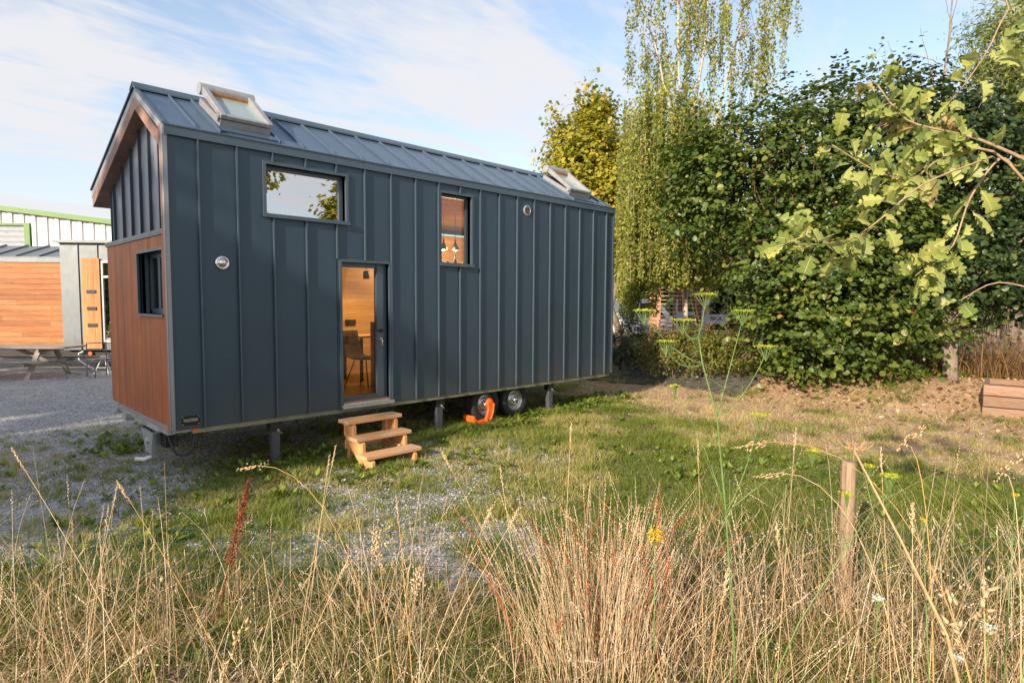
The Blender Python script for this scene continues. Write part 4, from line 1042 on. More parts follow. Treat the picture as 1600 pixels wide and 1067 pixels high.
FOL = dict(
    hazel=foliage('hazel_leaf', [(0, (.024, .050, .010)), (.3, (.058, .104, .018)), (.65, (.108, .160, .028)), (.90, (.20, .22, .045)), (.985, (.34, .31, .07)), (.99, (.45, .13, .05)), (1, (.45, .13, .05))], .30, .42),
    elder=foliage('dark_leaf', [(0, (.016, .038, .011)), (.5, (.034, .068, .017)), (.85, (.07, .11, .025)), (1, (.20, .21, .05))], .25, .42),
    yellow=foliage('yellowing_leaf', [(0, (.10, .13, .015)), (.3, (.24, .26, .02)), (.7, (.42, .38, .035)), (1, (.60, .38, .08))], .4, .5),
    birch=foliage('birch_leaf', [(0, (.11, .14, .02)), (.4, (.22, .26, .04)), (.8, (.34, .36, .08)), (1, (.50, .44, .14))], .4, .45),
    willow=foliage('willow_leaf', [(0, (.12, .16, .05)), (.6, (.25, .30, .09)), (1, (.40, .42, .16))], .4, .5),
    hedge=foliage('hedge_leaf', [(0, (.06, .09, .015)), (.4, (.12, .15, .025)), (.75, (.22, .21, .04)), (1, (.34, .16, .07))], .3, .5),
    conif=foliage('dark_conifer', [(0, (.018, .035, .02)), (1, (.05, .085, .045))], .1, .6),
    oak_=foliage('oak_leaf', [(0, (.10, .16, .03)), (.3, (.27, .32, .10)), (.75, (.45, .47, .19)), (.9, (.56, .46, .24)), (1, (.58, .34, .20))], .3, .5),
    grass=foliage('grass_blade', [(0, (.045, .085, .014)), (.3, (.11, .17, .022)), (.6, (.22, .27, .04)), (.85, (.38, .36, .10)), (1, (.58, .47, .24))], .3, .5),
    weed=foliage('weed_leaf', [(0, (.07, .12, .012)), (.6, (.17, .25, .03)), (1, (.30, .36, .06))], .35, .5),
    red=foliage('dock_red', [(0, (.16, .035, .015)), (1, (.34, .10, .05))], .15, .7),
    redstem=foliage('reddish_stalk', [(0, (.42, .08, .03)), (1, (.62, .22, .10))], .2, .7),
)
def oak_material():
    m = foliage('oak_leaf', [(0, (.09, .16, .025)), (.3, (.24, .31, .07)), (.75, (.40, .44, .13)), (.9, (.48, .40, .18)), (1, (.50, .30, .16))], .3, .45)
    nt = m.node_tree; b = nt.nodes['Principled BSDF']; base = b.inputs['Base Color'].links[0].from_socket
    tc = nt.nodes.new('ShaderNodeTexCoord'); sp = nt.nodes.new('ShaderNodeSeparateXYZ'); nt.links.new(tc.outputs['Object'], sp.inputs[0])
    ax = math_(nt, 'ABSOLUTE', sp.outputs[0]); mid = math_(nt, 'LESS_THAN', ax, .012)
    fr = math_(nt, 'FRACT', math_(nt, 'MULTIPLY', math_(nt, 'SUBTRACT', sp.outputs[1], math_(nt, 'MULTIPLY', ax, .9)), 8.5)); vein = math_(nt, 'LESS_THAN', fr, .09)
    f = math_(nt, 'MAXIMUM', mid, math_(nt, 'MULTIPLY', vein, .7))
    oi = nt.nodes.new('ShaderNodeObjectInfo'); ad = nt.nodes.new('ShaderNodeVectorMath'); ad.operation = 'ADD'; nt.links.new(tc.outputs['Object'], ad.inputs[0]); nt.links.new(oi.outputs['Random'], ad.inputs[1])
    n = nt.nodes.new('ShaderNodeTexNoise'); n.inputs['Scale'].default_value = 4.5; n.inputs['Detail'].default_value = 5; nt.links.new(ad.outputs[0], n.inputs['Vector'])
    blot = ramp(nt, n.outputs[0], [(.58, (0, 0, 0)), (.68, (1, 1, 1))])
    tint = ramp(nt, oi.outputs['Random'], [(0, (.70, .78, .7)), (.5, (1, 1, 1)), (1, (1.15, 1.1, .95))])
    c = mixc(nt, 1.0, base, tint, 'MULTIPLY'); c = mixc(nt, math_(nt, 'MULTIPLY', blot, .55), c, (.40, .24, .13)); c = mixc(nt, math_(nt, 'MULTIPLY', f, .5), c, (.62, .62, .34))
    nt.links.new(c, b.inputs['Base Color']); t = nt.nodes['Translucent BSDF']; nt.links.new(c, t.inputs[0])
    bump(nt, b, f, .5, .01); return m
FOL['oak'] = oak_material()
def shrub(name, label, cat, blobs, n, size, kind, mat, base, stems, bark, tr=.10, spray=.32, flat=.5, group=None, per=26, single=0, up=.55, shell=.55, drop=.05, lean=True, limbs=14, trunkname='trunk', shoots=0, amp=.09):
    """stems: list of (start xyz, end xyz, radius); limbs reach from them into the crown"""
    o = empty(name, tuple(base), 0, label, cat, group); B = np.array(base)
    for a, b, r_ in stems:
        pts = wander(np.array(a)-B, np.array(b)-B, 7, amp)
        n_ = len(pts); rs = [r_*(1.25 if i == 0 else 1-.62*i/(n_-1)) for i in range(n_)]
        MB().tube(pts, rs, 9).build(trunkname, BARK[bark], o, smooth=True)
    mb = MB()
    for i in range(limbs):
        a, b, r_ = stems[i % len(stems)]; t = rng.uniform(.35, .95); st = np.array(a)*(1-t)+np.array(b)*t-B
        bl = blobs[rng.integers(0, len(blobs))]; dr_ = unit(rng.normal(size=3)); e = ysp(*bl[:3])+dr_*np.array([bl[3], bl[3], bl[4]])*.8-B
        pts = wander(st, e, 5, .12, .05); mb.tube(pts, [r_*.42*(1-.8*k/5)+.004 for k in range(6)], 5, False)
        for j in range(6):
            q = pts[rng.integers(2, 6)]; e2 = np.array(q)+rng.normal(size=3)*.45; mb.tube(wander(q, e2, 3, .1), [.010, .007, .005, .003], 4, False)
    if limbs: mb.build('branches', BARK[bark], o, smooth=True, kind='stuff')
    P, Nn, T = crown_leaves(blobs, n, size, spray, flat, up, per, shell, drop)
    if shoots:     # young shoots that stand out of the crown
        mb = MB(); SP = []; SN = []
        for i in range(shoots):
            bl = blobs[rng.integers(0, len(blobs))]; dv = unit(rng.normal(size=3)+np.array([-.2, -.2, .55])); a = ysp(*bl[:3])+dv*np.array([bl[3], bl[3], bl[4]])*.85
            e = a+(dv*.6+np.array([0, 0, .5])+rng.normal(size=3)*.2)*rng.uniform(.35, 1.05); pts = wander(a, e, 5, .15, -.05); mb.tube([q-Vector(B) for q in pts], [.008, .007, .006, .005, .004, .002], 4, False)
            k = int(rng.uniform(16, 34)); t = rng.random(k); q = np.array(a)+(np.array(e)-a)*t[:, None]+rng.normal(size=(k, 3))*size*.75; SP.append(q); SN.append(unit(rng.normal(size=(k, 3))*.7+np.array([-.3, -.3, .6])))
        mb.build('shoots', BARK[bark], o, smooth=True, kind='stuff'); SP = np.concatenate(SP); P = np.concatenate([P, SP]); Nn = np.concatenate([Nn]+SN); T = np.concatenate([T, rng.random(len(SP))])
    S = size*(.5+.85*rng.random(len(P))**1.2); roll = rng.uniform(0, 6.28, len(P)); FM = frames(Nn, roll)
    tv, tf = leaf_template(kind)
    if single:
        dist = np.linalg.norm(P-CAMP, axis=1)+rng.random(len(P))*.9; order = np.argsort(dist); near, rest = order[:single], order[single:]
        protos = []
        for t in (.25, .45, .6, .72, .85, .95):
            me = bpy.data.meshes.new('leaf'); me.from_pydata([tuple(q) for q in tv], [], [tuple(int(i) for i in f) for f in tf]); me.materials.append(FOL[mat])
            at = me.attributes.new('tone', 'FLOAT', 'POINT'); at.data.foreach_set('value', np.full(len(tv), t, dtype=np.float32)); protos.append(me)
        for i in near:
            l = bpy.data.objects.new('leaf', protos[int(T[i]*5.99)]); COL.objects.link(l); l.parent = o
            m = Matrix([[*(FM[i][r_]*S[i]), P[i][r_]-B[r_]] for r_ in range(3)]+[[0, 0, 0, 1]]); l.matrix_basis = m
        P, FM, S, T = P[rest], FM[rest], S[rest], T[rest]
    V, F = instances(tv, tf, FM, P-B, S)
    np_obj('leaves', V, F, FOL[mat], o, tone=np.repeat(T, len(tv)), kind='stuff')
    return o
hz = [(4.75, 14.16, 4.5, 1.3, 1.5), (4.3, 14.5, 5.0, .9, 1.3), (5.8, 14.03, 5.1, 1.5, 1.5), (5.75, 13.28, 3.1, 1.15, 1.15), (7.21, 14.25, 5.3, 1.6, 1.7), (6.71, 13.06, 2.63, 1.8, 1.6), (7.94, 13.08, 2.95, 1.5, 1.9), (5.94, 12.6, 1.45, 1.2, 1.0), (7.04, 12.4, 1.25, 1.2, .85), (8.2, 12.6, 1.5, 1.0, .8), (5.75, 12.8, 1.0, .75, .65), (6.4, 12.5, 1.0, .7, .5)]
st = []
for k in range(9):
    a = ysp(6.9+rng.uniform(-.35, .35), 13.6+rng.uniform(-.3, .3), .3); b_ = hz[[0, 2, 3, 4, 5, 6, 7, 4, 6][k]]; e = ysp(b_[0], b_[1]+.2, b_[2]+.4*b_[4]); st.append((a, e, rng.uniform(.035, .06)))
shrub('hazel_bush', 'largest bush of the row, sunlit hazel with broad round leaves reaching over the banner', 'bush', hz, 48000, .102, 'round', 'hazel', ysp(6.9, 13.6, .25), st, 'brown', spray=.27, flat=.26, up=.85, single=300, per=34, limbs=30, trunkname='stem', shoots=110)
el = [(8.79, 13.74, 5.2, 1.6, 1.7), (9.93, 13.68, 4.41, 1.8, 1.9), (11.21, 13.72, 4.9, 1.6, 2.1), (8.89, 13.07, 2.9, 1.4, 1.2), (10.77, 13.38, 3.1, 1.5, 1.0), (8.0, 14.11, 6.1, .8, .8), (9.0, 13.92, 6.3, .9, .8), (12.3, 13.5, 3.6, 1.3, 2.0), (10.1, 12.8, 2.2, 1.3, .65), (9.2, 13.4, 1.6, .9, .7), (11.4, 13.2, 2.2, 1.0, .6)]
tb = np.array((12.95, -4.62, ground_z(np.array([12.95]), np.array([-4.62]))[0]-.05))
shrub('dark_leaved_tree', 'dark green leafy tree with a pale lichened trunk standing by the green fence post', 'tree', el, 36000, .105, 'round', 'elder', tb, [(tb, ysp(8.95, 13.0, 3.2), .125), (tb+np.array([0, 0, .2]), ysp(10.1, 13.5, 3.9), .085)], 'grey', spray=.28, per=26, limbs=28, shoots=90, amp=.035)
# dead twigs rising out of its top
def twigs():
    o = empty('bare_branch', tuple(ysp(8.9, 13.8, 5.6)), 0, 'bare grey dead branch standing up against the sky above the dark tree', 'branch'); B = ysp(8.9, 13.8, 5.6); mb = MB()
    for a, b, c in (((9.5, 13.8, 6.2), (9.62, 13.8, 9.3), .03), ((9.55, 13.8, 7.4), (9.8, 13.8, 9.0), .016), ((8.9, 13.8, 6.0), (8.25, 13.8, 7.7), .016), ((9.4, 13.8, 6.4), (8.95, 13.8, 8.0), .014), ((9.5, 13.8, 7.2), (8.7, 13.8, 7.45), .01), ((9.6, 13.8, 8.2), (9.35, 13.8, 8.9), .008)):
        mb.tube(wander(ysp(*a)-B, ysp(*b)-B, 6, .05), [c*(1-.12*k) for k in range(7)], 5)
    mb.build('twigs', BARK['grey'], o, kind='stuff')
twigs()
ye = [(2.89, 22.35, 6.7, 1.4, 2.2), (2.2, 22.26, 5.3, 1.35, 1.9), (3.6, 22.26, 5.6, 1.4, 2.1), (1.9, 22.37, 6.9, .55, 1.1), (2.72, 22.48, 8.5, .40, 1.0), (3.35, 22.47, 8.4, .36, .9), (1.6, 22.44, 7.3, .22, .5)]
yb = ysp(4.08, 22.4, 0)
shrub('field_maple', 'yellowing maple tree whose crown rises behind the far end of the roof', 'tree', ye, 42000, .14, 'maple', 'yellow', yb, [(yb, ysp(3.3, 22.3, 6.6), .14)], 'grey', spray=.24, per=24, limbs=24, shoots=60, shell=.4)
wi = [(19.39, 24.7, 12.1, 1.5, 2.0), (20.66, 24.61, 10.8, 1.6, 2.1), (19.0, 25.3, 10.9, .9, 1.1), (21, 25, 13, 1.5, 1.6)]
wb = ysp(21.0, 25.6, 0)
shrub('willow_tree', 'pale green willow rising behind the dark tree in the upper corner', 'tree', wi, 16000, .20, 'lance', 'willow', wb, [(wb, ysp(20, 25, 10.5), .3)], 'grey', spray=.30, flat=1.3, per=30, up=.1, limbs=12)
he = [(3.51, 14.35, .78, .55, .55), (4.16, 14.26, .80, .6, .58), (4.77, 14.06, .78, .6, .56), (5.39, 13.95, .78, .55, .55), (3.53, 14.48, 1.0, .5, .36), (4.3, 14.5, .98, .55, .34), (4.9, 14.29, .96, .6, .34)]
hb = ysp(4.4, 14.3, .25)
shrub('clipped_hedge', 'low clipped hedge with yellowed leaves above the weed sheet', 'hedge', he, 15000, .06, 'diamond', 'hedge', hb, [(ysp(3.5+.33*k, 14.3, .2), ysp(3.4+.36*k, 14.3, 1.3), .02) for k in range(6)], 'brown', spray=.13, flat=.9, per=24, limbs=20, trunkname='stem')
co = [(2.6, 15.45, .75, .5, .5), (3.06, 15.57, .99, .5, .75), (2.28, 15.24, .5, .38, .4), (3.15, 15.1, .6, .4, .4)]
cb = ysp(2.8, 15.5, .2)
shrub('dark_juniper', 'low dark blue-green juniper in the shade at the far corner of the house', 'bush', co, 9000, .07, 'lance', 'conif', cb, [(cb, ysp(2.8, 15.5, 1.2), .03)], 'brown', spray=.10, flat=1, per=40, limbs=6, drop=.0, trunkname='stem')
# weeping birch: strands of small leaves hanging from arching limbs
def birch():
    B = ysp(5.3, 18.4, 0)
    o = empty('weeping_birch', tuple(B), 0, 'tall weeping birch with long hanging strands of small leaves against the sky', 'tree')
    st = [((5.3, 18.4, 0), (4.9, 18.4, 7.5), (4.78, 18.3, 13.2), .075), ((5.35, 18.4, 2.5), (6.1, 18.5, 8.3), (7.25, 18.6, 12.6), .055), ((5.1, 18.4, 5.6), (5.6, 18.2, 9.5), (5.9, 18.2, 13.0), .055), ((5.0, 18.5, 7.0), (4.3, 18.6, 9.2), (3.6, 18.6, 11.6), .04), ((5.2, 18.4, 3.2), (4.3, 18.0, 5.4), (3.6, 17.6, 6.9), .05)]
    limbs = []
    for a, m_, b, r_ in st:
        A, Mi, E = ysp(*a)-B, ysp(*m_)-B, ysp(*b)-B; pts = [Vector((1-t)**2*A+2*t*(1-t)*Mi+t*t*E+rng.normal(size=3)*.04) for t in np.linspace(0, 1, 10)]
        MB().tube(pts, [r_*(1.15-t) for t in np.linspace(.05, 1.0, 10)], 8).build('trunk', BARK['birch'], o, smooth=True)
        limbs.append(pts)
    mb = MB(); P = []; T = []
    def strand(top, L_, dens=1.0, tone0=0.):
        n = max(4, int(L_/.25)); sway = rng.normal(size=2)*.05; tw = [Vector(top+np.array([sway[0]*t*t, sway[1]*t*t, -L_*t])) for t in np.linspace(0, 1, n)]
        mb.tube(tw, [.006-.004*i/n for i in range(n)], 3, False)
        k = int(L_*(84 if dens > 1 else 66)*dens); t = rng.random(k)**.85; q = top+np.stack([sway[0]*t*t, sway[1]*t*t, -L_*t], 1)+rng.normal(size=(k, 3))*np.array([.055, .055, .06])
        P.append(q); T.append(np.clip(rng.random(k)*.8+tone0+rng.uniform(-.1, .2), 0, 1))
    # strands of the open crown against the sky
    for i in range(84):
        s_ = rng.uniform(3.3, 8.0); z_ = rng.uniform(8.9, 13.4)-.10*(s_-5.6)**2; d_ = 18.4+rng.uniform(-.9, .9)
        top = ysp(s_, d_, z_)-B; near = min((v for lp in limbs for v in lp), key=lambda v: (v-Vector(top)).length)
        mb.tube([near, (near+Vector(top))*.5+Vector((0, 0, .35)), Vector(top)], [.014, .008, .004], 4, False)
        for c in range(rng.integers(1, 4)): strand(top+rng.normal(size=3)*np.array([.10, .10, .1]), rng.uniform(.6, 1.9)*(1 if i % 5 else 1.5))
    # dense lower curtain
    for i in range(520):
        t = rng.random(); s_ = 3.15+rng.random()**1.3*2.9; z_ = rng.uniform(3.6, 8.3)-.55*abs(s_-4.2); d_ = 17.2+rng.uniform(-.8, 1.0)
        z_ = max(z_, 3.2); L_ = rng.uniform(1.0, 2.4)
        if s_ > 4.15: L_ = min(L_, z_-2.4)
        if L_ > .3: strand(ysp(s_, d_, z_)-B, L_, 1.15, .05)
    mb.build('twigs', BARK['twig'], o, kind='stuff')
    P = np.concatenate(P); T = np.concatenate(T); tv, tf = leaf_template('diamond')
    nn = unit(rng.normal(size=(len(P), 3))+np.array([-.6, -.5, .3])); FM = frames(nn, rng.uniform(2.2, 4.1, len(P)))
    V, F = instances(tv, tf, FM, P, .088*rng.uniform(.6, 1.25, len(P)))
    np_obj('leaves', V, F, FOL['birch'], o, tone=np.repeat(T, 4), kind='stuff')
birch()
# trees beyond the left edge of the yard and one behind the photographer: they shade the gravel and show in the window
def shade_tree(x, y, h, blobs, lab, n=5000, size=.30):
    s0 = lambda px, py, pz: (((px+1.949)*.7078-(py+6.972)*.7065), ((px+1.949)*.7065+(py+6.972)*.7078), pz)
    bl = [(*s0(x+a, y+b, c), r_, q) for a, b, c, r_, q in blobs]
    shrub('yard_tree', lab, 'tree', bl, n, size, 'maple', 'yellow' if n < 3000 else 'hazel', (x, y, 0), [((x, y, 0), (x, y, h*.8), .16)], 'grey', spray=.3, per=20, limbs=10, group='trees around the yard')
shade_tree(-13.5, -2.2, 9.5, [(0, .9, 6.4, 2.3, 3.0), (0, .6, 2.8, 2.3, 2.2)], 'tall leafy tree beyond the gravel facing the stained end wall', 9500, .34)
shade_tree(-14.5, 3.5, 9.5, [(0, 0, 6.2, 2.8, 3.3), (0, 2.5, 4.5, 2.2, 3.5), (0, -2, 2.5, 2, 2), (0, 0, 2.5, 2.6, 2)], 'broad leafy tree behind the gravel yard, middle of its row', 11000, .36)
shade_tree(-15, 8.6, 7, [(0, 0, 3.9, 2.4, 2.6), (0, -2, 3.2, 2.0, 2.6)], 'round leafy tree at the far end of the gravel yard', 7000, .38)
shade_tree(8.3, -18.8, 9.5, [(0, 0, 7.6, 1.1, 1.3), (-.6, 0, 5.6, 1.0, .8)], 'yellowing tree mirrored in the wide window, beyond the fence', 2900, .24)
shade_tree(11.9, -17.2, 7.0, [(0, 0, 5.6, .7, 1.4)], 'lower yellowing tree beyond the fence corner', 2900, .24)

# ------------------------------------------------------------------ oak branches in the foreground
def oak_leaf_mesh(curl, bend, tone):
    half = [(.0, -.5), (.05, -.42), (.10, -.36), (.07, -.27), (.17, -.19), (.20, -.12), (.12, -.05), (.25, .05), (.29, .14), (.17, .19), (.25, .31), (.24, .39), (.13, .38), (.10, .50), (.0, .54)]
    V = []; F = []
    for s in (-1, 1):
        b0 = len(V)
        for x, y in half: V.append((0, y, 0)); V.append((s*x, y, 0))
        for i in range(len(half)-1):
            a = b0+2*i; F.append((a, a+1, a+3, a+2) if s > 0 else (a, a+2, a+3, a+1))
    out = []
    for x, y, z in V:
        zz = curl*abs(x)*1.6-bend*(y+.1)**2+.035*math.sin(y*26)*abs(x)/.25; out.append((x, y, zz))
    out += [(-.006, -.5, 0), (.006, -.5, 0), (.006, -.66, -.03), (-.006, -.66, -.03)]; F.append((len(out)-4, len(out)-3, len(out)-2, len(out)-1))
    me = bpy.data.meshes.new('oak_leaf'); me.from_pydata(out, [], F); me.materials.append(FOL['oak']); me.update()
    at = me.attributes.new('tone', 'FLOAT', 'POINT'); at.data.foreach_set('value', np.full(len(out), tone, dtype=np.float32))
    for p in me.polygons: p.use_smooth = True
    return me
def oak():
    B = ysp(5.3, 2.7, 0)
    o = empty('oak_tree', tuple(B), 0, 'oak reaching in with close pale lobed leaves on thin curved branches', 'tree')
    MB().tube([Vector(q) for q in ((0, 0, -.05), (.02, .0, 1.2), (-.03, .05, 2.4), (0, 0, 4.2))], [.17, .13, .11, .07], 12).build('trunk', BARK['grey'], o, smooth=True)
    def V3(*q): return Vector(ysp(*q)-B)
    br = dict(
        A=[(5.3, 2.7, 2.0), (3.1, 2.75, 2.3), (2.41, 2.58, 2.41), (2.14, 2.59, 2.55), (1.96, 2.6, 2.63), (1.84, 2.6, 2.66), (1.65, 2.6, 2.71), (1.53, 2.61, 2.85)],
        B=[(3.1, 2.75, 2.3), (2.31, 2.56, 2.33), (1.98, 2.55, 2.57), (1.77, 2.55, 2.54), (1.64, 2.52, 2.46), (1.49, 2.5, 2.47), (1.29, 2.5, 2.58)],
        C=[(1.98, 2.55, 2.55), (1.83, 2.45, 2.5), (1.58, 2.38, 2.4), (1.41, 2.37, 2.26), (1.3, 2.37, 2.19), (1.13, 2.37, 2.17), (1.08, 2.37, 2.19)],
        D=[(2.1, 2.58, 2.5), (2.04, 2.59, 2.55), (1.92, 2.58, 2.39), (1.85, 2.57, 2.19), (1.75, 2.56, 2.11), (1.69, 2.56, 2.06)],
        E=[(5.3, 2.7, 2.9), (2.84, 2.74, 2.9), (2.52, 2.76, 3.05), (2.3, 2.78, 3.2)],
        F=[(5.25, 2.72, 3.6), (2.4, 2.8, 3.5), (2.2, 2.79, 3.25), (2.11, 2.78, 3.07), (2.01, 2.77, 2.92), (1.94, 2.76, 2.84)],
        G=[(5.3, 2.7, 1.5), (2.7, 2.75, 1.85), (2.39, 2.7, 1.98), (2.16, 2.71, 2.04), (1.99, 2.7, 1.96)],
        H_=[(2.7, 2.65, 2.35), (2.4, 2.5, 2.55), (2.2, 2.45, 2.75), (2.0, 2.42, 2.85)])
    base_r = dict(A=.011, B=.007, C=.0045, D=.0055, E=.008, F=.005, G=.0065, H_=.006)
    pathpts = {}
    for k, v in br.items():
        P = [V3(*q) for q in v]; pts = []
        for i in range(len(P)-1):
            p0, p1, p2, p3 = P[max(i-1, 0)], P[i], P[i+1], P[min(i+2, len(P)-1)]
            for t in (0, .25, .5, .75):
                pts.append(.5*((2*p1)+(p2-p0)*t+(2*p0-5*p1+4*p2-p3)*t*t+(3*p1-p0-3*p2+p3)*t**3))
        pts.append(P[-1]); n = len(pts)
        MB().tube(pts, [base_r[k]*(1-.75*i/n) for i in range(n)], 6).build('branch', BARK['twig'], o, smooth=True)
        pathpts[k] = pts
    E_ = MB().tube([V3(2.2, 2.9, 3.3), V3(2.1, 2.9, 3.9)], .004, 5)
    meshes = [oak_leaf_mesh(c, b, t) for c, b, t in ((.35, .45, .35), (.5, .8, .5), (-.25, .4, .62), (.4, -.4, .75), (.8, 1.1, .92), (.3, .7, .15), (.6, .3, .68), (.9, 1.3, 1.0))]
    wts = [.20, .17, .18, .13, .03, .14, .14, .01]
    plan = dict(A=(62, .60), B=(58, .35), C=(36, .42), D=(34, .35), E=(28, .55), F=(14, .5), G=(3, .8), H_=(52, .3))
    for k, (n, st_) in plan.items():
        pts = pathpts[k]
        for i in range(n):
            t = st_+(1-st_)*(i/n)**.8 if i < n-4 else 1.0
            j = min(int(t*(len(pts)-1)), len(pts)-1); p = pts[j]; d = (pts[min(j+1, len(pts)-1)]-pts[max(j-1, 0)]).normalized()
            ang = rng.uniform(0, 6.28); perp = d.orthogonal().normalized(); perp.rotate(Matrix.Rotation(ang, 3, d))
            stem = (d*rng.uniform(.2, .9)+perp*rng.uniform(.5, 1)+Vector((0, 0, -.25))).normalized()
            off = perp*rng.uniform(0, .035)
            nrm = Vector(unit(np.array([-.65, -.6, .35])+rng.normal(size=3)*.45)); y = stem; x = y.cross(nrm).normalized(); z = x.cross(y)
            sc = rng.uniform(.070, .124)
            m = Matrix([[x[r_]*sc, y[r_]*sc, z[r_]*sc, p[r_]+off[r_]+stem[r_]*sc*.6] for r_ in range(3)]+[[0, 0, 0, 1]])
            l = bpy.data.objects.new('leaf', meshes[rng.choice(8, p=wts)]); COL.objects.link(l); l.parent = o; l.matrix_basis = m
oak()

# ------------------------------------------------------------------ gravel, lawn, weeds
def visible(x, y, margin=1.08):
    s = (x+1.949)*.7078-(y+6.972)*.7065; d = (x+1.949)*.7065+(y+6.972)*.7078
    return (d > 1.0) & (np.abs(s) < .86*d*margin+.6)
def scatter(n, box, dens):
    x = rng.uniform(box[0], box[1], n); y = rng.uniform(box[2], box[3], n); ok = visible(x, y); x, y = x[ok], y[ok]
    k = rng.random(len(x)) < dens(x, y); x, y = x[k], y[k]; return x, y
def gravel():
    def dens(x, y):
        g, s, gr, u = zones(x, y); d = np.hypot(x+1.949, y+6.972); return np.clip(g*1.15-.15, 0, 1)*np.clip(7.0/d, .0, 1)**1.4
    x, y = scatter(300000, (-3, 9, -5, 12), dens)
    x2, y2 = scatter(26000, (-2, 12, -7, 3), lambda a, b: np.full(len(a), .25))
    x = np.concatenate([x, x2]); y = np.concatenate([y, y2]); print('pebbles', len(x))
    t = (1+5**.5)/2
    tv = np.array([(-1, 0, -.2), (0, -1, -.1), (1, .1, -.15), (.1, 1, 0), (-.3, -.2, .75), (.45, .3, .6)], float)*.5
    tf = np.array([(0, 1, 4), (1, 2, 5), (1, 5, 4), (2, 3, 5), (3, 0, 4), (3, 4, 5)])
    n = len(x); z = ground_z(x, y)
    FM = frames(unit(np.stack([rng.normal(size=n)*.35, rng.normal(size=n)*.35, np.ones(n)], 1)), rng.uniform(0, 6.28, n))
    S = (.010+.022*rng.random(n)**2.2)[:, None]*rng.uniform(.7, 1.3, (n, 3))
    V, F = instances(tv, tf, FM, np.stack([x, y, z+.002], 1), S)
    m, nt, b = new_mat('crushed_stone'); at = nt.nodes.new('ShaderNodeAttribute'); at.attribute_name = 'tone'
    nt.links.new(ramp(nt, at.outputs['Fac'], [(0, (.22, .22, .23)), (.4, (.40, .40, .41)), (.8, (.44, .44, .44)), (1, (.52, .51, .50))]), b.inputs['Base Color']); b.inputs['Roughness'].default_value = .85
    o = np_obj('gravel_stones', V, F, m, tone=np.repeat(rng.random(n), 6)); tag(o, 'loose crushed grey stones covering the yard', 'gravel', kind='stuff')
gravel()
def ribbon(x, y, z, h, lean, az, w, curve, levels=4, tipw=.15, faceaz=None):
    """flat curved blades"""
    n = len(x); t = np.linspace(0, 1, levels)[None, :]
    hx = np.cos(az)[:, None]; hy = np.sin(az)[:, None]; L_ = (lean[:, None]*t+curve[:, None]*t*t)*h[:, None]
    cx = x[:, None]+hx*L_; cy = y[:, None]+hy*L_; cz = z[:, None]+h[:, None]*t*np.clip(1-.35*curve[:, None]*t, .1, 1)
    fa = az+math.pi/2+rng.normal(size=n)*.5 if faceaz is None else faceaz
    ww = w[:, None]*(1-(1-tipw)*t**1.5)/2; sx = np.cos(fa)[:, None]*ww; sy = np.sin(fa)[:, None]*ww
    V = np.stack([np.stack([cx-sx, cy-sy, cz], 2), np.stack([cx+sx, cy+sy, cz], 2)], 2)   # n, levels, 2, 3
    base = (np.arange(n)*levels*2)[:, None]; k = np.arange(levels-1)[None, :]*2
    F = np.stack([base+k, base+k+1, base+k+3, base+k+2], 2).reshape(-1, 4)
    return V.reshape(-1, 3), F, np.stack([cx[:, -1], cy[:, -1], cz[:, -1]], 1)
def lawn():
    def dens(x, y):
        g, s, gr, u = zones(x, y); d = np.hypot(x+1.949, y+6.972); return gr*np.clip(9/d, .1, 1)
    # tufts first, then blades round each
    x, y = scatter(60000, (-3, 12, -8, 4), dens); n = len(x); print('tufts', n)
    k = 15; X = np.repeat(x, k)+rng.normal(size=n*k)*.026; Y = np.repeat(y, k)+rng.normal(size=n*k)*.026
    big = np.repeat(sstep(.45, .75, fbm(x*1.7+5, y*1.7, 3)), k)
    h = (.030+.055*rng.random(n*k))*(.7+1.1*big); az = rng.uniform(0, 6.28, n*k)
    V, F, _ = ribbon(X, Y, ground_z(X, Y)-.003, h, rng.uniform(0, .5, n*k), az, rng.uniform(.003, .0062, n*k), rng.uniform(.1, .9, n*k), 3)
    dry = np.repeat(zones(x, y)[1]*.5+fbm(x*3, y*3, 2)*.25, k)
    T = np.clip(rng.random(n*k)*.55+dry+.05+np.repeat(sstep(.42, .7, fbm(x*1.3+31, y*1.3+11, 4)), k)*.42*(np.repeat(y, k) > -3.3), 0, 1)
    o = np_obj('lawn_grass', V, F, FOL['grass'], tone=np.repeat(T, 6)); tag(o, 'short patchy green grass growing between the house and the wire fence', 'grass', kind='stuff')
    # dead mown straw lying flat
    x, y = scatter(190000, (1, 13.5, -8, 4), lambda a, b: zones(a, b)[1]*np.where((b > -1.4) & (b < 2.6) & (a > 9.6) & (a < 12.1), .12, 1)*sstep(.3, .6, fbm(a*1.2, b*1.2, 3))*np.clip(11/np.hypot(a+1.9, b+7), .2, 1)); n = len(x); print('straw', n)
    V, F, _ = ribbon(x, y, ground_z(x, y)+np.where((y > -1.4) & (y < 2.6) & (x > 9.6) & (x < 12), .03, .004), rng.uniform(.006, .06, n), rng.uniform(1.0, 4, n), rng.uniform(0, 6.28, n), rng.uniform(.004, .010, n), rng.uniform(0, .5, n), 3)
    o = np_obj('dead_straw', V, F, BARK['straw'], tone=np.repeat(rng.random(n), 6)); tag(o, 'pinkish dead straw lying on the dry ground before the bushes', 'straw', kind='stuff')
lawn()
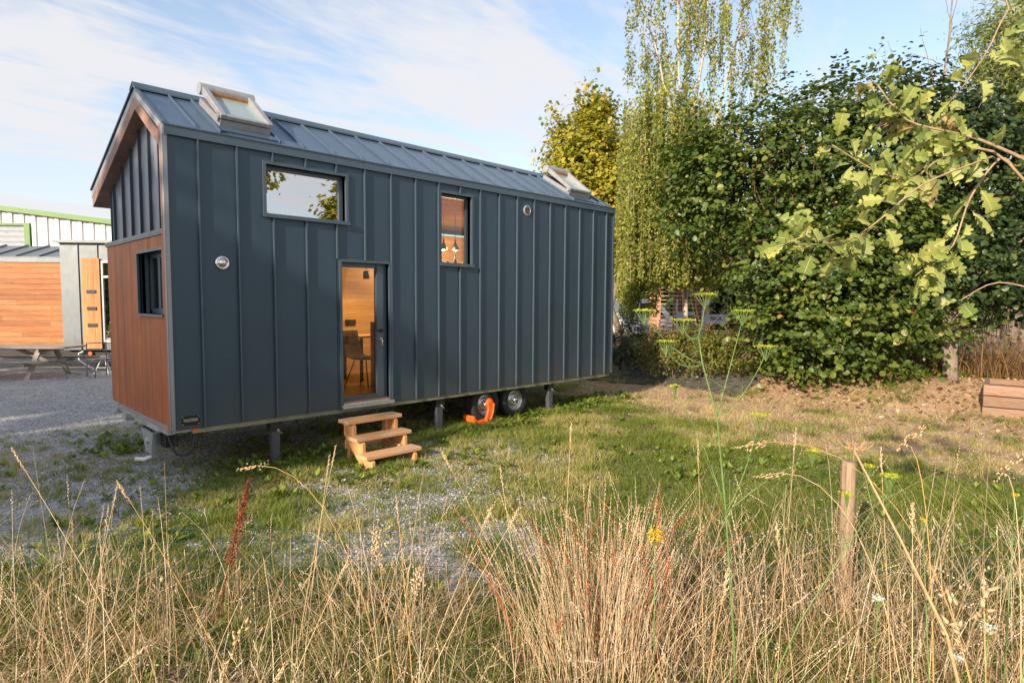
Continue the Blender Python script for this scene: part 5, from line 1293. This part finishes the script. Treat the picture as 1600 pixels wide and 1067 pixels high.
def weeds():
    def dens(x, y):
        q = sstep(.75, .15, np.abs(y+.25-.05*x)+(fbm(x*2, y*2, 3)-.5)*.8)*sstep(2.9, 4.2, x)*sstep(9.3, 7.5, x)
        q = np.maximum(q, sstep(.9, .3, np.hypot((x-1.25)/1.0, (y+.0)/.55)+(fbm(x*2, y*2, 3)-.5))*.8)
        q = np.maximum(q, sstep(.75, .3, np.hypot((x-.25)/1.0, (y-2.3)/.9)+(fbm(x*2, y*2, 3)-.5))*.45)
        q = np.maximum(q, sstep(.5, .65, fbm(x*1.1+77, y*1.1+5, 3))*sstep(-7, -5.5, y)*.14*sstep(7, 5.5, x))
        q = np.maximum(q, sstep(.45, .6, fbm(x*1.3+7, y*1.3+5, 3))*sstep(11.4, 12.4, x)*.7)
        return q*(x < 14.5)
    x, y = scatter(26000, (-1.5, 14, -8, 3.6), dens); n = len(x); print('weeds', n)
    k = 7; X = np.repeat(x, k); Y = np.repeat(y, k); az = rng.uniform(0, 6.28, n*k); el_ = rng.uniform(.25, 1.1, n*k)
    L_ = rng.uniform(.035, .085, n*k)*np.repeat(rng.uniform(.7, 1.5, n), k)
    dirv = np.stack([np.cos(az)*np.cos(el_), np.sin(az)*np.cos(el_), np.sin(el_)], 1)
    nn = unit(np.cross(np.cross(dirv, [0, 0, 1.]), dirv)); xx = np.cross(dirv, nn); FM = np.stack([xx, dirv, nn], 2)
    tv, tf = leaf_template('diamond'); tv = tv*np.array([.85, 1, 1])+np.array([0, .5, 0])
    V, F = instances(tv, tf, FM, np.stack([X, Y, ground_z(X, Y)], 1)+dirv*.01+np.array([0, 0, .01]), L_)
    o = np_obj('low_weeds', V, F, FOL['weed'], tone=np.repeat(np.clip(rng.random(n*k), 0, 1), 4)); tag(o, 'bright green leafy weeds along the foot of the house and wheels', 'weeds', kind='stuff')
weeds()
BRK = foliage('dead_bracken', [(0, (.10, .055, .025)), (.6, (.22, .13, .06)), (1, (.40, .26, .12))], .2, .8, .2)
def bracken():
    n = 2600; x = rng.uniform(13.4, 15.0, n); y = rng.uniform(-9.5, -1.0, n); k = rng.random(n) < np.where((y < -5) | (x > 14.2), 1, .5); x, y = x[k], y[k]; n = len(x)
    V, F, _ = ribbon(x, y, ground_z(x, y), rng.uniform(.4, 1.15, n), rng.uniform(0, .3, n), rng.uniform(0, 6.28, n), rng.uniform(.012, .03, n), rng.uniform(.1, .8, n), 5)
    o = np_obj('dead_bracken', V, F, BRK, tone=np.repeat(rng.random(n), 10)); tag(o, 'brown dead bracken and grass standing along the reed fence', 'bracken', kind='stuff')
bracken()
def litter():
    # curled dead leaves and pale stones on the bare ground before the bushes
    x, y = scatter(30000, (6, 13.6, -8, 2), lambda a, b: zones(a, b)[1]*sstep(8.5, 12, a)*.13*np.where((b > -1.4) & (a < 12.1), .06, 1)); n = len(x); tv, tf = leaf_template('round'); tv = tv*np.array([1, 1, 3.5])
    V, F = instances(tv, tf, frames(unit(rng.normal(size=(n, 3))*.5+np.array([0, 0, 1.])), rng.uniform(0, 6.28, n)), np.stack([x, y, ground_z(x, y)+.025], 1), rng.uniform(.03, .09, n))
    o = np_obj('fallen_leaves', V, F, BRK2, tone=np.repeat(rng.random(n), len(tv))); tag(o, 'curled tan dead leaves lying under the edge of the bushes', 'leaf litter', kind='stuff')
    # tussocks of standing grass, green and dry
    x, y = scatter(2600, (5.5, 13, -7, 1.5), lambda a, b: zones(a, b)[1]*sstep(.48, .62, fbm(a*1.5+2, b*1.5+9, 3))*.6*np.where((b > -1.4) & (a < 12.1), .1, 1)); n = len(x); k = 34
    X = np.repeat(x, k)+rng.normal(size=n*k)*.05; Y = np.repeat(y, k)+rng.normal(size=n*k)*.05
    V, F, _ = ribbon(X, Y, ground_z(X, Y), rng.uniform(.05, .20, n*k), rng.uniform(.1, .8, n*k), rng.uniform(0, 6.28, n*k), rng.uniform(.003, .006, n*k), rng.uniform(.1, 1, n*k), 4)
    T = np.clip(np.repeat(rng.random(n)**1.5, k)*.9+rng.random(n*k)*.15, 0, 1)
    o = np_obj('grass_tussocks', V, F, FOL['grass'], tone=np.repeat(T, 8)); tag(o, 'scattered tussocks of green and dry grass on the bare bank', 'grass', kind='stuff')
BRK2 = foliage('fallen_leaf', [(0, (.16, .09, .045)), (.6, (.34, .21, .12)), (1, (.58, .42, .28))], .1, .8, .2)
litter()

# ------------------------------------------------------------------ the tall dry grass
def stalks(S, D, h, lean, az, r_, curve, levels=6):
    n = len(S); x = -1.949+.7078*S+.7065*D; y = -6.972-.7065*S+.7078*D; z = ground_z(x, y)
    t = np.linspace(0, 1, levels)[None, :]; hx = np.cos(az)[:, None]; hy = np.sin(az)[:, None]
    L_ = (lean[:, None]*t+curve[:, None]*t**3)*h[:, None]
    C_ = np.stack([x[:, None]+hx*L_, y[:, None]+hy*L_, z[:, None]+h[:, None]*t-.25*curve[:, None]*h[:, None]*t**3], 2)
    rr = r_[:, None]*(1-.65*t)
    V = []
    for k in range(3):
        a = k*2.094+az[:, None]; V.append(C_+np.stack([np.cos(a)*rr, np.sin(a)*rr, np.zeros_like(rr)], 2))
    V = np.stack(V, 2)       # n, levels, 3, 3
    base = (np.arange(n)*levels*3)[:, None, None]; k = np.arange(levels-1)[None, :, None]*3; j = np.arange(3)[None, None, :]; j2 = (j+1) % 3
    F = np.stack([base+k+j, base+k+j2, base+k+3+j2, base+k+3+j], 3).reshape(-1, 4)
    return V.reshape(-1, 3), F, C_
def spikelets(C_, frac, per, size, spread, tv, tf):
    """seed heads along the last part of each stalk"""
    n = len(C_); a = C_[:, -2]; b = C_[:, -1]; L_ = np.linalg.norm(b-a, axis=1)
    i = np.repeat(np.arange(n), per); t = np.tile(np.linspace(0, 1, per), n); f = np.repeat(frac, per)
    p = b[i]+(a-b)[i]*(t*f)[:, None]; d = unit((b-a)[i]); side = unit(rng.normal(size=(n*per, 3)))
    ax = unit(d+side*np.repeat(spread, per)[:, None]); nn = unit(np.cross(ax, rng.normal(size=(n*per, 3)))); xx = np.cross(ax, nn)
    s = np.repeat(size, per)*(.55+.6*np.sin(math.pi*np.clip(t*.9+.05, 0, 1)))
    V, F = instances(tv, tf, np.stack([xx, ax, nn], 2), p, s); return V, F
SPK = (np.array([(0, 0, 0), (.22, .45, 0), (0, .45, .22), (-.22, .45, 0), (0, .45, -.22), (0, 1.15, 0)], float), np.array([(0, 1, 2), (0, 2, 3), (0, 3, 4), (0, 4, 1), (5, 2, 1), (5, 3, 2), (5, 4, 3), (5, 1, 4)]))
def meadow():
    n = 6400; S = rng.uniform(-4.2, 4.4, n); D = 1.15+2.85*rng.random(n)**.75
    dn = fbm(S*1.3+20, D*1.3+4, 3); keep = rng.random(n) < np.clip((dn-.25)*2.6, .15, 1)*np.where(np.abs(S) < .9*D+.5, 1, 0)*np.where(S < -.3, .62, 1)*np.where(D < 1.7, .55, 1)
    S, D = S[keep], D[keep]; n = len(S)
    h = rng.uniform(.20, .62, n)*(1+.28*sstep(0, 3, S))*(.45+1.1*fbm(S*1.6+3, D*1.6+60, 3))+.34*(rng.random(n) < .11)
    h = np.minimum(h, 1.95-.19*D-.10)      # what grows nearest the path is trodden shorter
    V1, F1, C1 = stalks(S, D, h, rng.random(n)**1.6*1.15, rng.uniform(0, 6.28, n), rng.uniform(.0013, .0032, n), rng.uniform(-.15, .5, n))
    T1 = np.repeat(.15+rng.random(n)*.85, 18); parts = [(V1, F1, T1)]
    hd = rng.random(n) < .42; m = int(hd.sum()); print('stalks', n)
    V2, F2 = spikelets(C1[hd], rng.uniform(.55, 1.1, m), 9, rng.uniform(.008, .016, m), rng.uniform(.15, .7, m), *SPK)
    o = np_obj('dry_grass', V1, F1, BARK['straw'], tone=T1); tag(o, 'tall dry straw-coloured grass filling the foreground along the wire fence', 'dry grass', kind='stuff')
    np_obj('seed_heads', V2, F2, BARK['straw'], o, tone=np.repeat(rng.random(m)*.4+.6, 54), kind='stuff')
    # basal leaves, arching
    n = 10000; S = rng.uniform(-4.2, 4.4, n); D = 1.1+2.85*rng.random(n)**.7
    k = (np.abs(S) < .9*D+.5) & (rng.random(n) < np.clip((fbm(S*1.3+20, D*1.3+4, 3)-.2)*2.4, .2, 1)); S, D = S[k], D[k]; n = len(S)
    x = -1.949+.7078*S+.7065*D; y = -6.972-.7065*S+.7078*D
    V, F, _ = ribbon(x, y, ground_z(x, y), rng.uniform(.05, .34, n), rng.uniform(.1, 1.4, n), rng.uniform(0, 6.28, n), rng.uniform(.0025, .0062, n), rng.uniform(.2, 2.0, n), 6)
    T = rng.random(n)*.8
    np_obj('dry_leaves', V, F, BARK['straw'], o, tone=np.repeat(T, 12), kind='stuff')
    n = 21000; S = rng.uniform(-4.2, 4.4, n); D = 1.3+2.9*rng.random(n)**.6; k = (rng.random(n) < np.clip((fbm(S*1.1+60, D*1.1+14, 3)-.36)*3, .05, 1)); S, D = S[k], D[k]; n = len(S)
    x = -1.949+.7078*S+.7065*D; y = -6.972-.7065*S+.7078*D
    V, F, _ = ribbon(x, y, ground_z(x, y), rng.uniform(.12, .34, n), rng.uniform(.0, .5, n), rng.uniform(0, 6.28, n), rng.uniform(.003, .006, n), rng.uniform(.2, 1.2, n), 5)
    o2 = np_obj('green_undergrowth', V, F, FOL['grass'], tone=np.repeat(rng.random(n)*.7, 10)); tag(o2, 'green blades growing up between the dry stalks', 'grass', kind='stuff')
meadow()
def clump():
    B = np.array(yard(.45, 2.95)); n = 250
    S = .45+rng.normal(size=n)*.17; D = 2.95+rng.normal(size=n)*.14
    V, F, C_ = stalks(S, D, rng.uniform(.55, 1.0, n), np.abs(rng.normal(size=n)*.22), np.arctan2(-.7065*(S-.45)+.7078*(D-2.95), .7078*(S-.45)+.7065*(D-2.95))+rng.normal(size=n)*.6, rng.uniform(.0015, .0030, n), rng.uniform(0, .2, n))
    o = np_obj('grass_clump', V, F, BARK['straw'], tone=np.repeat(.5+rng.random(n)*.5, 18)); tag(o, 'dense upright clump of pale dry grass, tallest thicket in the middle foreground', 'dry grass', kind='stuff')
    V, F = spikelets(C_, rng.uniform(.5, 1, n), 8, rng.uniform(.008, .014, n), rng.uniform(.1, .4, n), *SPK); np_obj('seed_heads', V, F, BARK['straw'], o, tone=np.repeat(rng.random(n)*.4+.6, 48), kind='stuff')
    n = 46; S = .55+rng.normal(size=n)*.26; D = 3.1+rng.normal(size=n)*.12
    V, F, C_ = stalks(S, D, rng.uniform(.5, .98, n), rng.uniform(0, .35, n), rng.uniform(0, 6.28, n), rng.uniform(.0016, .0028, n), rng.uniform(0, .3, n))
    o = np_obj('red_dock_stalks', V, F, FOL['redstem'], tone=np.repeat(rng.random(n), 18)); tag(o, 'rust red dead stalks standing inside the pale grass clump', 'dock', kind='stuff')
    V, F = spikelets(C_, rng.uniform(1.5, 2.4, n), 26, rng.uniform(.010, .018, n), rng.uniform(.8, 1.6, n), *SPK); np_obj('seeds', V, F, FOL['redstem'], o, tone=np.repeat(rng.random(n), 26*6), kind='stuff')
clump()
TALL = [(-2.29, 2.76, 1.26, -1.67, 0), (-1.87, 2.85, 1.08, -1.31, 1), (-1.78, 2.65, 1.03, -1.9, 0), (-2.0, 3.05, 1.0, -2.18, 0), (-1.3, 2.86, 1.16, -0.61, 2), (-0.8, 2.76, 1.28, -1.02, 0), (-0.86, 2.86, 1.21, -1.0, 0), (-0.43, 2.26, 1.21, -0.34, 0), (-0.07, 2.45, 1.11, -0.47, 1), (0.04, 2.45, 1.1, -0.47, 1), (-0.53, 2.35, 1.03, -0.42, 3), (-0.37, 2.43, 0.86, -0.47, 3), (0.29, 2.87, 1.37, 0.24, 0), (0.89, 2.37, 1.4, 1.92, 2), (1.22, 2.57, 1.41, 1.15, 0), (1.01, 2.46, 1.25, 1.67, 2), (1.46, 2.27, 1.42, 1.64, 2), (1.4, 2.27, 1.4, 1.49, 0), (1.76, 2.16, 1.34, 1.88, 2), (1.32, 1.65, 1.21, 1.38, 4), (1.22, 1.65, 1.15, 1.49, 4), (1.45, 2.15, 1.23, 1.48, 1), (0.79, 2.14, 0.99, 0.65, 1), (1.05, 2.35, 1.08, 1.17, 1), (-1.19, 1.93, 0.81, -2.03, 1), (-0.69, 1.83, 0.82, -1.15, 1), (-0.95, 2.13, 0.81, -1.2, 4), (-0.63, 2.34, 0.94, -1.0, 1), (-0.84, 1.73, 0.87, -1.03, 1), (0.86, 2.76, 1.31, 0.91, 0), (-0.05, 2.95, 1.13, 0.09, 0), (-0.35, 3.06, 1.18, 0.16, 1)]
WORDS = {0: 'slender feathery-tipped dry stalk', 1: 'dry stalk with narrow seed spike', 2: 'arching dry stalk with drooping head', 3: 'thick dry stalk with woolly head', 4: 'dry oat stalk with flat seeds'}
WHERE = ['leaning far left over the gravel, leftmost', 'leaning left over gravel, next to the leftmost', 'short, at the left edge below the gravel', 'upright against the gravel left of the dock', 'bending left above the red dock', 'taller of two before the corner jack leg', 'shorter of two before the corner jack leg', 'straight below the wooden steps', 'leaning right just below the wooden steps', 'longest, leaning right below the wooden steps', 'left of two in the centre', 'right of two in the centre', 'tallest spire of the pale clump', 'bending from the fennel towards the stake', 'upright between fennel and stake', 'low beside the fennel stalk', 'above shaded grass right of the stake', 'thin, upright, right of the stake', 'at the right edge before the soil', 'hooked, lower right corner', 'lying level at the lower right', 'below the dry umbel', 'beside the lower fennel stalk', 'between fennel and dry umbel', 'lowest at the left bottom edge', 'low in the bottom left centre', 'in a cluster at the bottom left', 'centre left, leaning right', 'very low at the bottom left', 'before the fennel, middle distance', 'between steps and pale clump', 'leaning left beside the pale clump']
def tall_stalks():
    for i, (s, d, z, sb, k) in enumerate(TALL):
        B = Vector(yard(sb, d*.985)); gz_ = 0.0; T_ = Vector(yard(s, d, z)); o = empty('grass_stalk', tuple(B), 0, WORDS[k]+', '+WHERE[i], 'grass stalk', 'tall dry grass stalks')
        e = T_-B; bend = Vector((e.x, e.y, 0)); pts = []
        for t in np.linspace(0, 1, 12):
            c = .55 if k == 2 else .25; u = t**(1+c); q = Vector((bend.x*u, bend.y*u, z*(t if k != 2 else math.sin(t*math.pi*.5*1.05))))
            if k == 2: q.z = z*min(1, math.sin(t*math.pi*.56)/math.sin(math.pi*.5))
            pts.append(q)
        MB().tube(pts, [.0026-.0017*j/11 for j in range(12)], 5).build('stem', stalk_mats[i % 3], o, smooth=True)
        a, b = pts[-3 if k in (0, 1) else -2], pts[-1]; d0 = np.array(unit(np.array(b-a)))
        n = {0: 34, 1: 60, 2: 26, 3: 90, 4: 16}[k]; L_ = {0: .13, 1: .12, 2: .16, 3: .14, 4: .20}[k]
        t = np.linspace(0, 1, n); sz = {0: .010, 1: .011, 2: .016, 3: .015, 4: .027}[k]; sp = {0: .25, 1: .45, 2: .5, 3: 1.1, 4: .55}[k]
        off = rng.normal(size=(n, 3))*({0: .002, 1: .003, 2: .007, 3: .010, 4: .012}[k])
        if k == 3: off *= (.4+np.abs(np.sin(t*9)))[:, None]
        p = np.array(b)-d0*(t*L_)[:, None]+off; ax = unit(d0+rng.normal(size=(n, 3))*sp*.6+(np.array([0, 0, -.5]) if k in (2, 4) else 0))
        nn = unit(np.cross(ax, rng.normal(size=(n, 3)))); V, F = instances(*SPK, np.stack([np.cross(ax, nn), ax, nn], 2), p, sz*(.55+.7*np.sin(math.pi*np.clip(t+.06, 0, 1))))
        np_obj('seed_head', V, F, BARK['straw'], o, tone=np.repeat((.3 if k in (2, 4) else .5)+rng.random(n)*.4, 6), kind='stuff')
stalk_mats = [plain('straw_stem_'+n_, c_, .6, 0, .15, 30, 0) for n_, c_ in (('pale', (.62, .47, .27)), ('golden', (.56, .34, .12)), ('tan', (.50, .36, .20)))]
tall_stalks()

# ------------------------------------------------------------------ flowering weeds one can tell apart
GREENSTEM = plain('green_stem', (.12, .20, .055), .5, 0, .2, 20, 0)
def umbel(mb_stem, P, r_, n, col_pts, droop=.0):
    P = Vector(P); out = []
    for k in range(n):
        a = k*2.4; q = math.sqrt((k+.5)/n)*r_; e = P+Vector((q*math.cos(a), q*math.sin(a), .03-.5*droop*q)); mb_stem.tube([P-Vector((0, 0, .035)), e], .0010, 3, False); out.append(e)
    return out
def fennel(name, label, B, stem, rays, umb, mats, rad=.0060, florets=22, fs=.0075, group=None):
    o = empty(name, tuple(B), 0, label, 'wildflower', group); Bv = Vector(B)
    V3 = lambda q: Vector(yard(*q))-Bv
    pts = [V3(q) for q in stem]; MB().tube(pts, [rad*(1-.6*i/(len(pts)-1)) for i in range(len(pts))], 8).build('stem', mats[0], o, smooth=True)
    mb = MB(); um = MB()
    fl = []
    for j, q, u, r_ in umb:
        a = V3(stem[j]); e = V3(u); m_ = V3(q) if q else (a+e)*.5+Vector((0, 0, -.06)); c = [(1-t)**2*a+2*t*(1-t)*m_+t*t*e for t in np.linspace(0, 1, 7)]
        mb.tube(c, [rad*.5*(1-.09*i) for i in range(7)], 6); pts = umbel(um, e, r_, 15, None)
        for p in pts:
            for _ in range(florets): fl.append(np.array(p)+rng.normal(size=3)*np.array([.007, .007, .0025]))
        for _ in range(5):      # feathery leaf bits on the side shoots
            t = rng.uniform(.1, .9); p = c[int(t*6)]
            for _ in range(4): um.tube([p, p+Vector(rng.normal(size=3)*.028)], .0006, 3, False)
    mb.build('side_stem', mats[0], o, smooth=True); um.build('umbel_rays', mats[0], o, kind='stuff')
    if fl and mats[1]:
        fl = np.array(fl); nn = unit(rng.normal(size=(len(fl), 3))*.5+np.array([0, 0, 1.])); tv, tf = leaf_template('diamond')
        V, F = instances(tv, tf, frames(nn, rng.uniform(0, 6.28, len(fl))), fl, fs*rng.uniform(.6, 1.2, len(fl)))
        np_obj('flowers', V, F, mats[1], o, tone=np.repeat(rng.random(len(fl)), 4), kind='stuff')
    return o
YEL = foliage('fennel_flower', [(0, (.34, .40, .03)), (1, (.66, .66, .07))], .3, .6)
GOLD = foliage('ragwort_flower', [(0, (.75, .42, .02)), (1, (.85, .62, .04))], .2, .6)
WHT = foliage('yarrow_flower', [(0, (.6, .6, .56)), (1, (.82, .82, .8))], .2, .6)
fennel('wild_fennel', 'tall green fennel with flat yellow umbels rising before the clipped hedge', yard(.97, 2.5), [(.97, 2.5, 0), (.96, 2.5, .45), (.92, 2.54, 1.05), (.88, 2.57, 1.46), (.82, 2.59, 1.68), (.80, 2.6, 1.80)], None,
       [(4, None, (.57, 2.6, 1.88), .042), (4, (.72, 2.6, 1.64), (.66, 2.58, 1.75), .034), (5, None, (.83, 2.61, 1.95), .048), (5, None, (.74, 2.62, 1.84), .05), (3, (.93, 2.6, 1.62), (.99, 2.6, 1.88), .04), (3, (1.0, 2.6, 1.5), (1.09, 2.59, 1.73), .042), (2, (.84, 2.58, 1.36), (.70, 2.58, 1.56), .012), (2, (1.02, 2.58, 1.2), (1.06, 2.57, 1.44), .042), (2, (1.1, 2.5, 1.25), (1.26, 2.5, 1.30), .02)], (GREENSTEM, YEL))
fennel('wild_fennel', 'lower green fennel shoot leaning right across the dry grass to a small yellow umbel', yard(1.02, 2.2), [(1.02, 2.2, 0), (1.0, 2.2, .55), (1.08, 2.2, .75), (1.25, 2.22, 1.02), (1.40, 2.25, 1.22)], None,
       [(4, None, (1.43, 2.25, 1.27), .03), (3, None, (1.27, 2.25, 1.20), .012), (4, None, (1.36, 2.27, 1.30), .014)], (GREENSTEM, YEL), .004, group=None)
DRYST = plain('dry_umbel_stem', (.50, .30, .15), .7, 0, .2, 30, 0)
def dry_umbel():
    B = Vector(yard(1.45, 1.66)); o = empty('dried_umbel', tuple(B), 0, 'dead bare umbel skeleton on a long leaning brown stem above the stake', 'wildflower')
    P = [Vector(yard(*q))-B for q in ((1.45, 1.66, 0), (1.38, 1.68, .55), (1.28, 1.72, .98), (1.19, 1.80, 1.22), (1.07, 1.87, 1.49))]
    MB().tube(P, [.006, .0055, .0045, .0035, .0025], 7).build('stem', DRYST, o, smooth=True)
    mb = MB()
    for k in range(14):
        a = k*2.4; q = math.sqrt((k+.5)/14)*.062; e = P[-1]+Vector((q*math.cos(a), q*math.sin(a), .022)); mb.tube([P[-1], P[-1]+Vector((q*.7*math.cos(a), q*.7*math.sin(a), .006)), e], .0009, 4)
    mb.build('umbel_rays', DRYST, o)
dry_umbel()
def flowerhead(name, label, s, d, z, r_, mat, n=160, size=.010, group=None, flat=.25, stemcol=None, up=False):
    B = Vector(yard(s, d)); o = empty(name, tuple(B), 0, label, 'wildflower', group); lean = Vector((rng.normal()*.05, rng.normal()*.05, z))
    MB().tube([Vector((0, 0, 0)), lean*.5+Vector((.01, 0, 0)), lean-Vector((0, 0, .03))], [.0032, .0025, .002], 6).build('stem', stemcol or GREENSTEM, o, smooth=True)
    mb = MB(); c = np.array(lean)
    for k in range(10): a = k*2.4; q = math.sqrt((k+.5)/10)*r_; mb.tube([lean-Vector((0, 0, .04)), lean+Vector((q*math.cos(a), q*math.sin(a), 0))], .0009, 3, False)
    mb.build('umbel_rays', stemcol or GREENSTEM, o, kind='stuff')
    a = rng.uniform(0, 6.28, n); q = np.sqrt(rng.random(n))*r_; p = c+np.stack([q*np.cos(a), q*np.sin(a), rng.normal(size=n)*r_*flat], 1)
    nn = unit(rng.normal(size=(n, 3))*.5+np.array([0, 0, 1.])); tv, tf = leaf_template('diamond'); V, F = instances(tv, tf, frames(nn, a), p, size*rng.uniform(.6, 1.2, n))
    np_obj('flowers', V, F, mat, o, tone=np.repeat(rng.random(n), 4), kind='stuff')
flowerhead('ragwort', 'bright yellow ragwort head beside the pale grass clump', .62, 2.54, .96, .032, GOLD, 200, .012, flat=.5)
flowerhead('ragwort', 'tiny orange-yellow flower left of two in the shaded grass right of the stake', 1.62, 2.2, 1.12, .010, GOLD, 30, .010, 'small orange-yellow flowers')
flowerhead('ragwort', 'tiny orange-yellow flower highest in the shaded grass near the right edge', 1.86, 2.2, 1.24, .010, GOLD, 30, .010, 'small orange-yellow flowers')
for i, q in enumerate(((1.32, 2.16, .86), (1.50, 1.84, .96), (1.64, 1.9, .93), (1.42, 1.9, .80), (1.75, 1.85, .80))):
    flowerhead('yarrow', ['white yarrow head left of the others, below the dry umbel stem', 'white yarrow head beneath the leaning umbel stem at the lower right', 'white yarrow head highest near the right edge', 'white yarrow head lowest in the lower right grass', 'white yarrow head nearest the right bottom corner'][i], *q, .022, WHT, 110, .008, 'white yarrow in the foreground grass')
def dock():
    B = Vector(yard(-1.74, 3.5)); o = empty('dock_plant', tuple(B), 0, 'dark rust-red dock seed spike leaning right in the left foreground', 'wildflower'); E_ = Vector(yard(-1.54, 3.54, .90))-B
    P = [E_*t+Vector((0, 0, .03*math.sin(t*3.14))) for t in np.linspace(0, 1, 8)]; MB().tube(P, [.005-.003*i/7 for i in range(8)], 6).build('stem', FOL['red'], o)
    n = 1500; t = .42+.58*rng.random(n); w = .032*np.sin(np.clip((1.04-t)*3.4, 0, 1.57))*(.5+.5*np.abs(np.sin(t*38)))
    p = np.array(E_)*t[:, None]+rng.normal(size=(n, 3))*w[:, None]*np.array([.6, .6, .5]); nn = unit(rng.normal(size=(n, 3))); tv, tf = leaf_template('diamond')
    V, F = instances(tv*np.array([1.5, 1, 1]), tf, frames(nn, rng.uniform(0, 6.28, n)), p, rng.uniform(.006, .012, n)); np_obj('seeds', V, F, FOL['red'], o, tone=np.repeat(rng.random(n), 4), kind='stuff')
dock()

# the wooded edge of the neighbouring land, far behind the fence
def far_wood():
    n = 52000; s = rng.uniform(-6, 42, n); d = 38+rng.uniform(-1.5, 2.5, n); top = 4.2+3.2*fbm(s*.35+3, s*0+2, 4)+.06*np.maximum(s, 0); z = top*rng.random(n)**.8
    k = s > 0; s, d, z = s[k], d[k], z[k]; n = len(s)
    P = np.stack([-1.949+.7078*s+.7065*d, -6.972-.7065*s+.7078*d, z], 1); tv, tf = leaf_template('maple')
    V, F = instances(tv, tf, frames(unit(rng.normal(size=(n, 3))*.6+np.array([-.6, -.6, .5])), rng.uniform(0, 6.28, n)), P, rng.uniform(.25, .5, n))
    o = np_obj('distant_wood', V, F, FOL['elder'], tone=np.repeat(rng.random(n), 8)); tag(o, 'dark green wood far behind the reed fence and bushes', 'wood', kind='stuff')
far_wood()
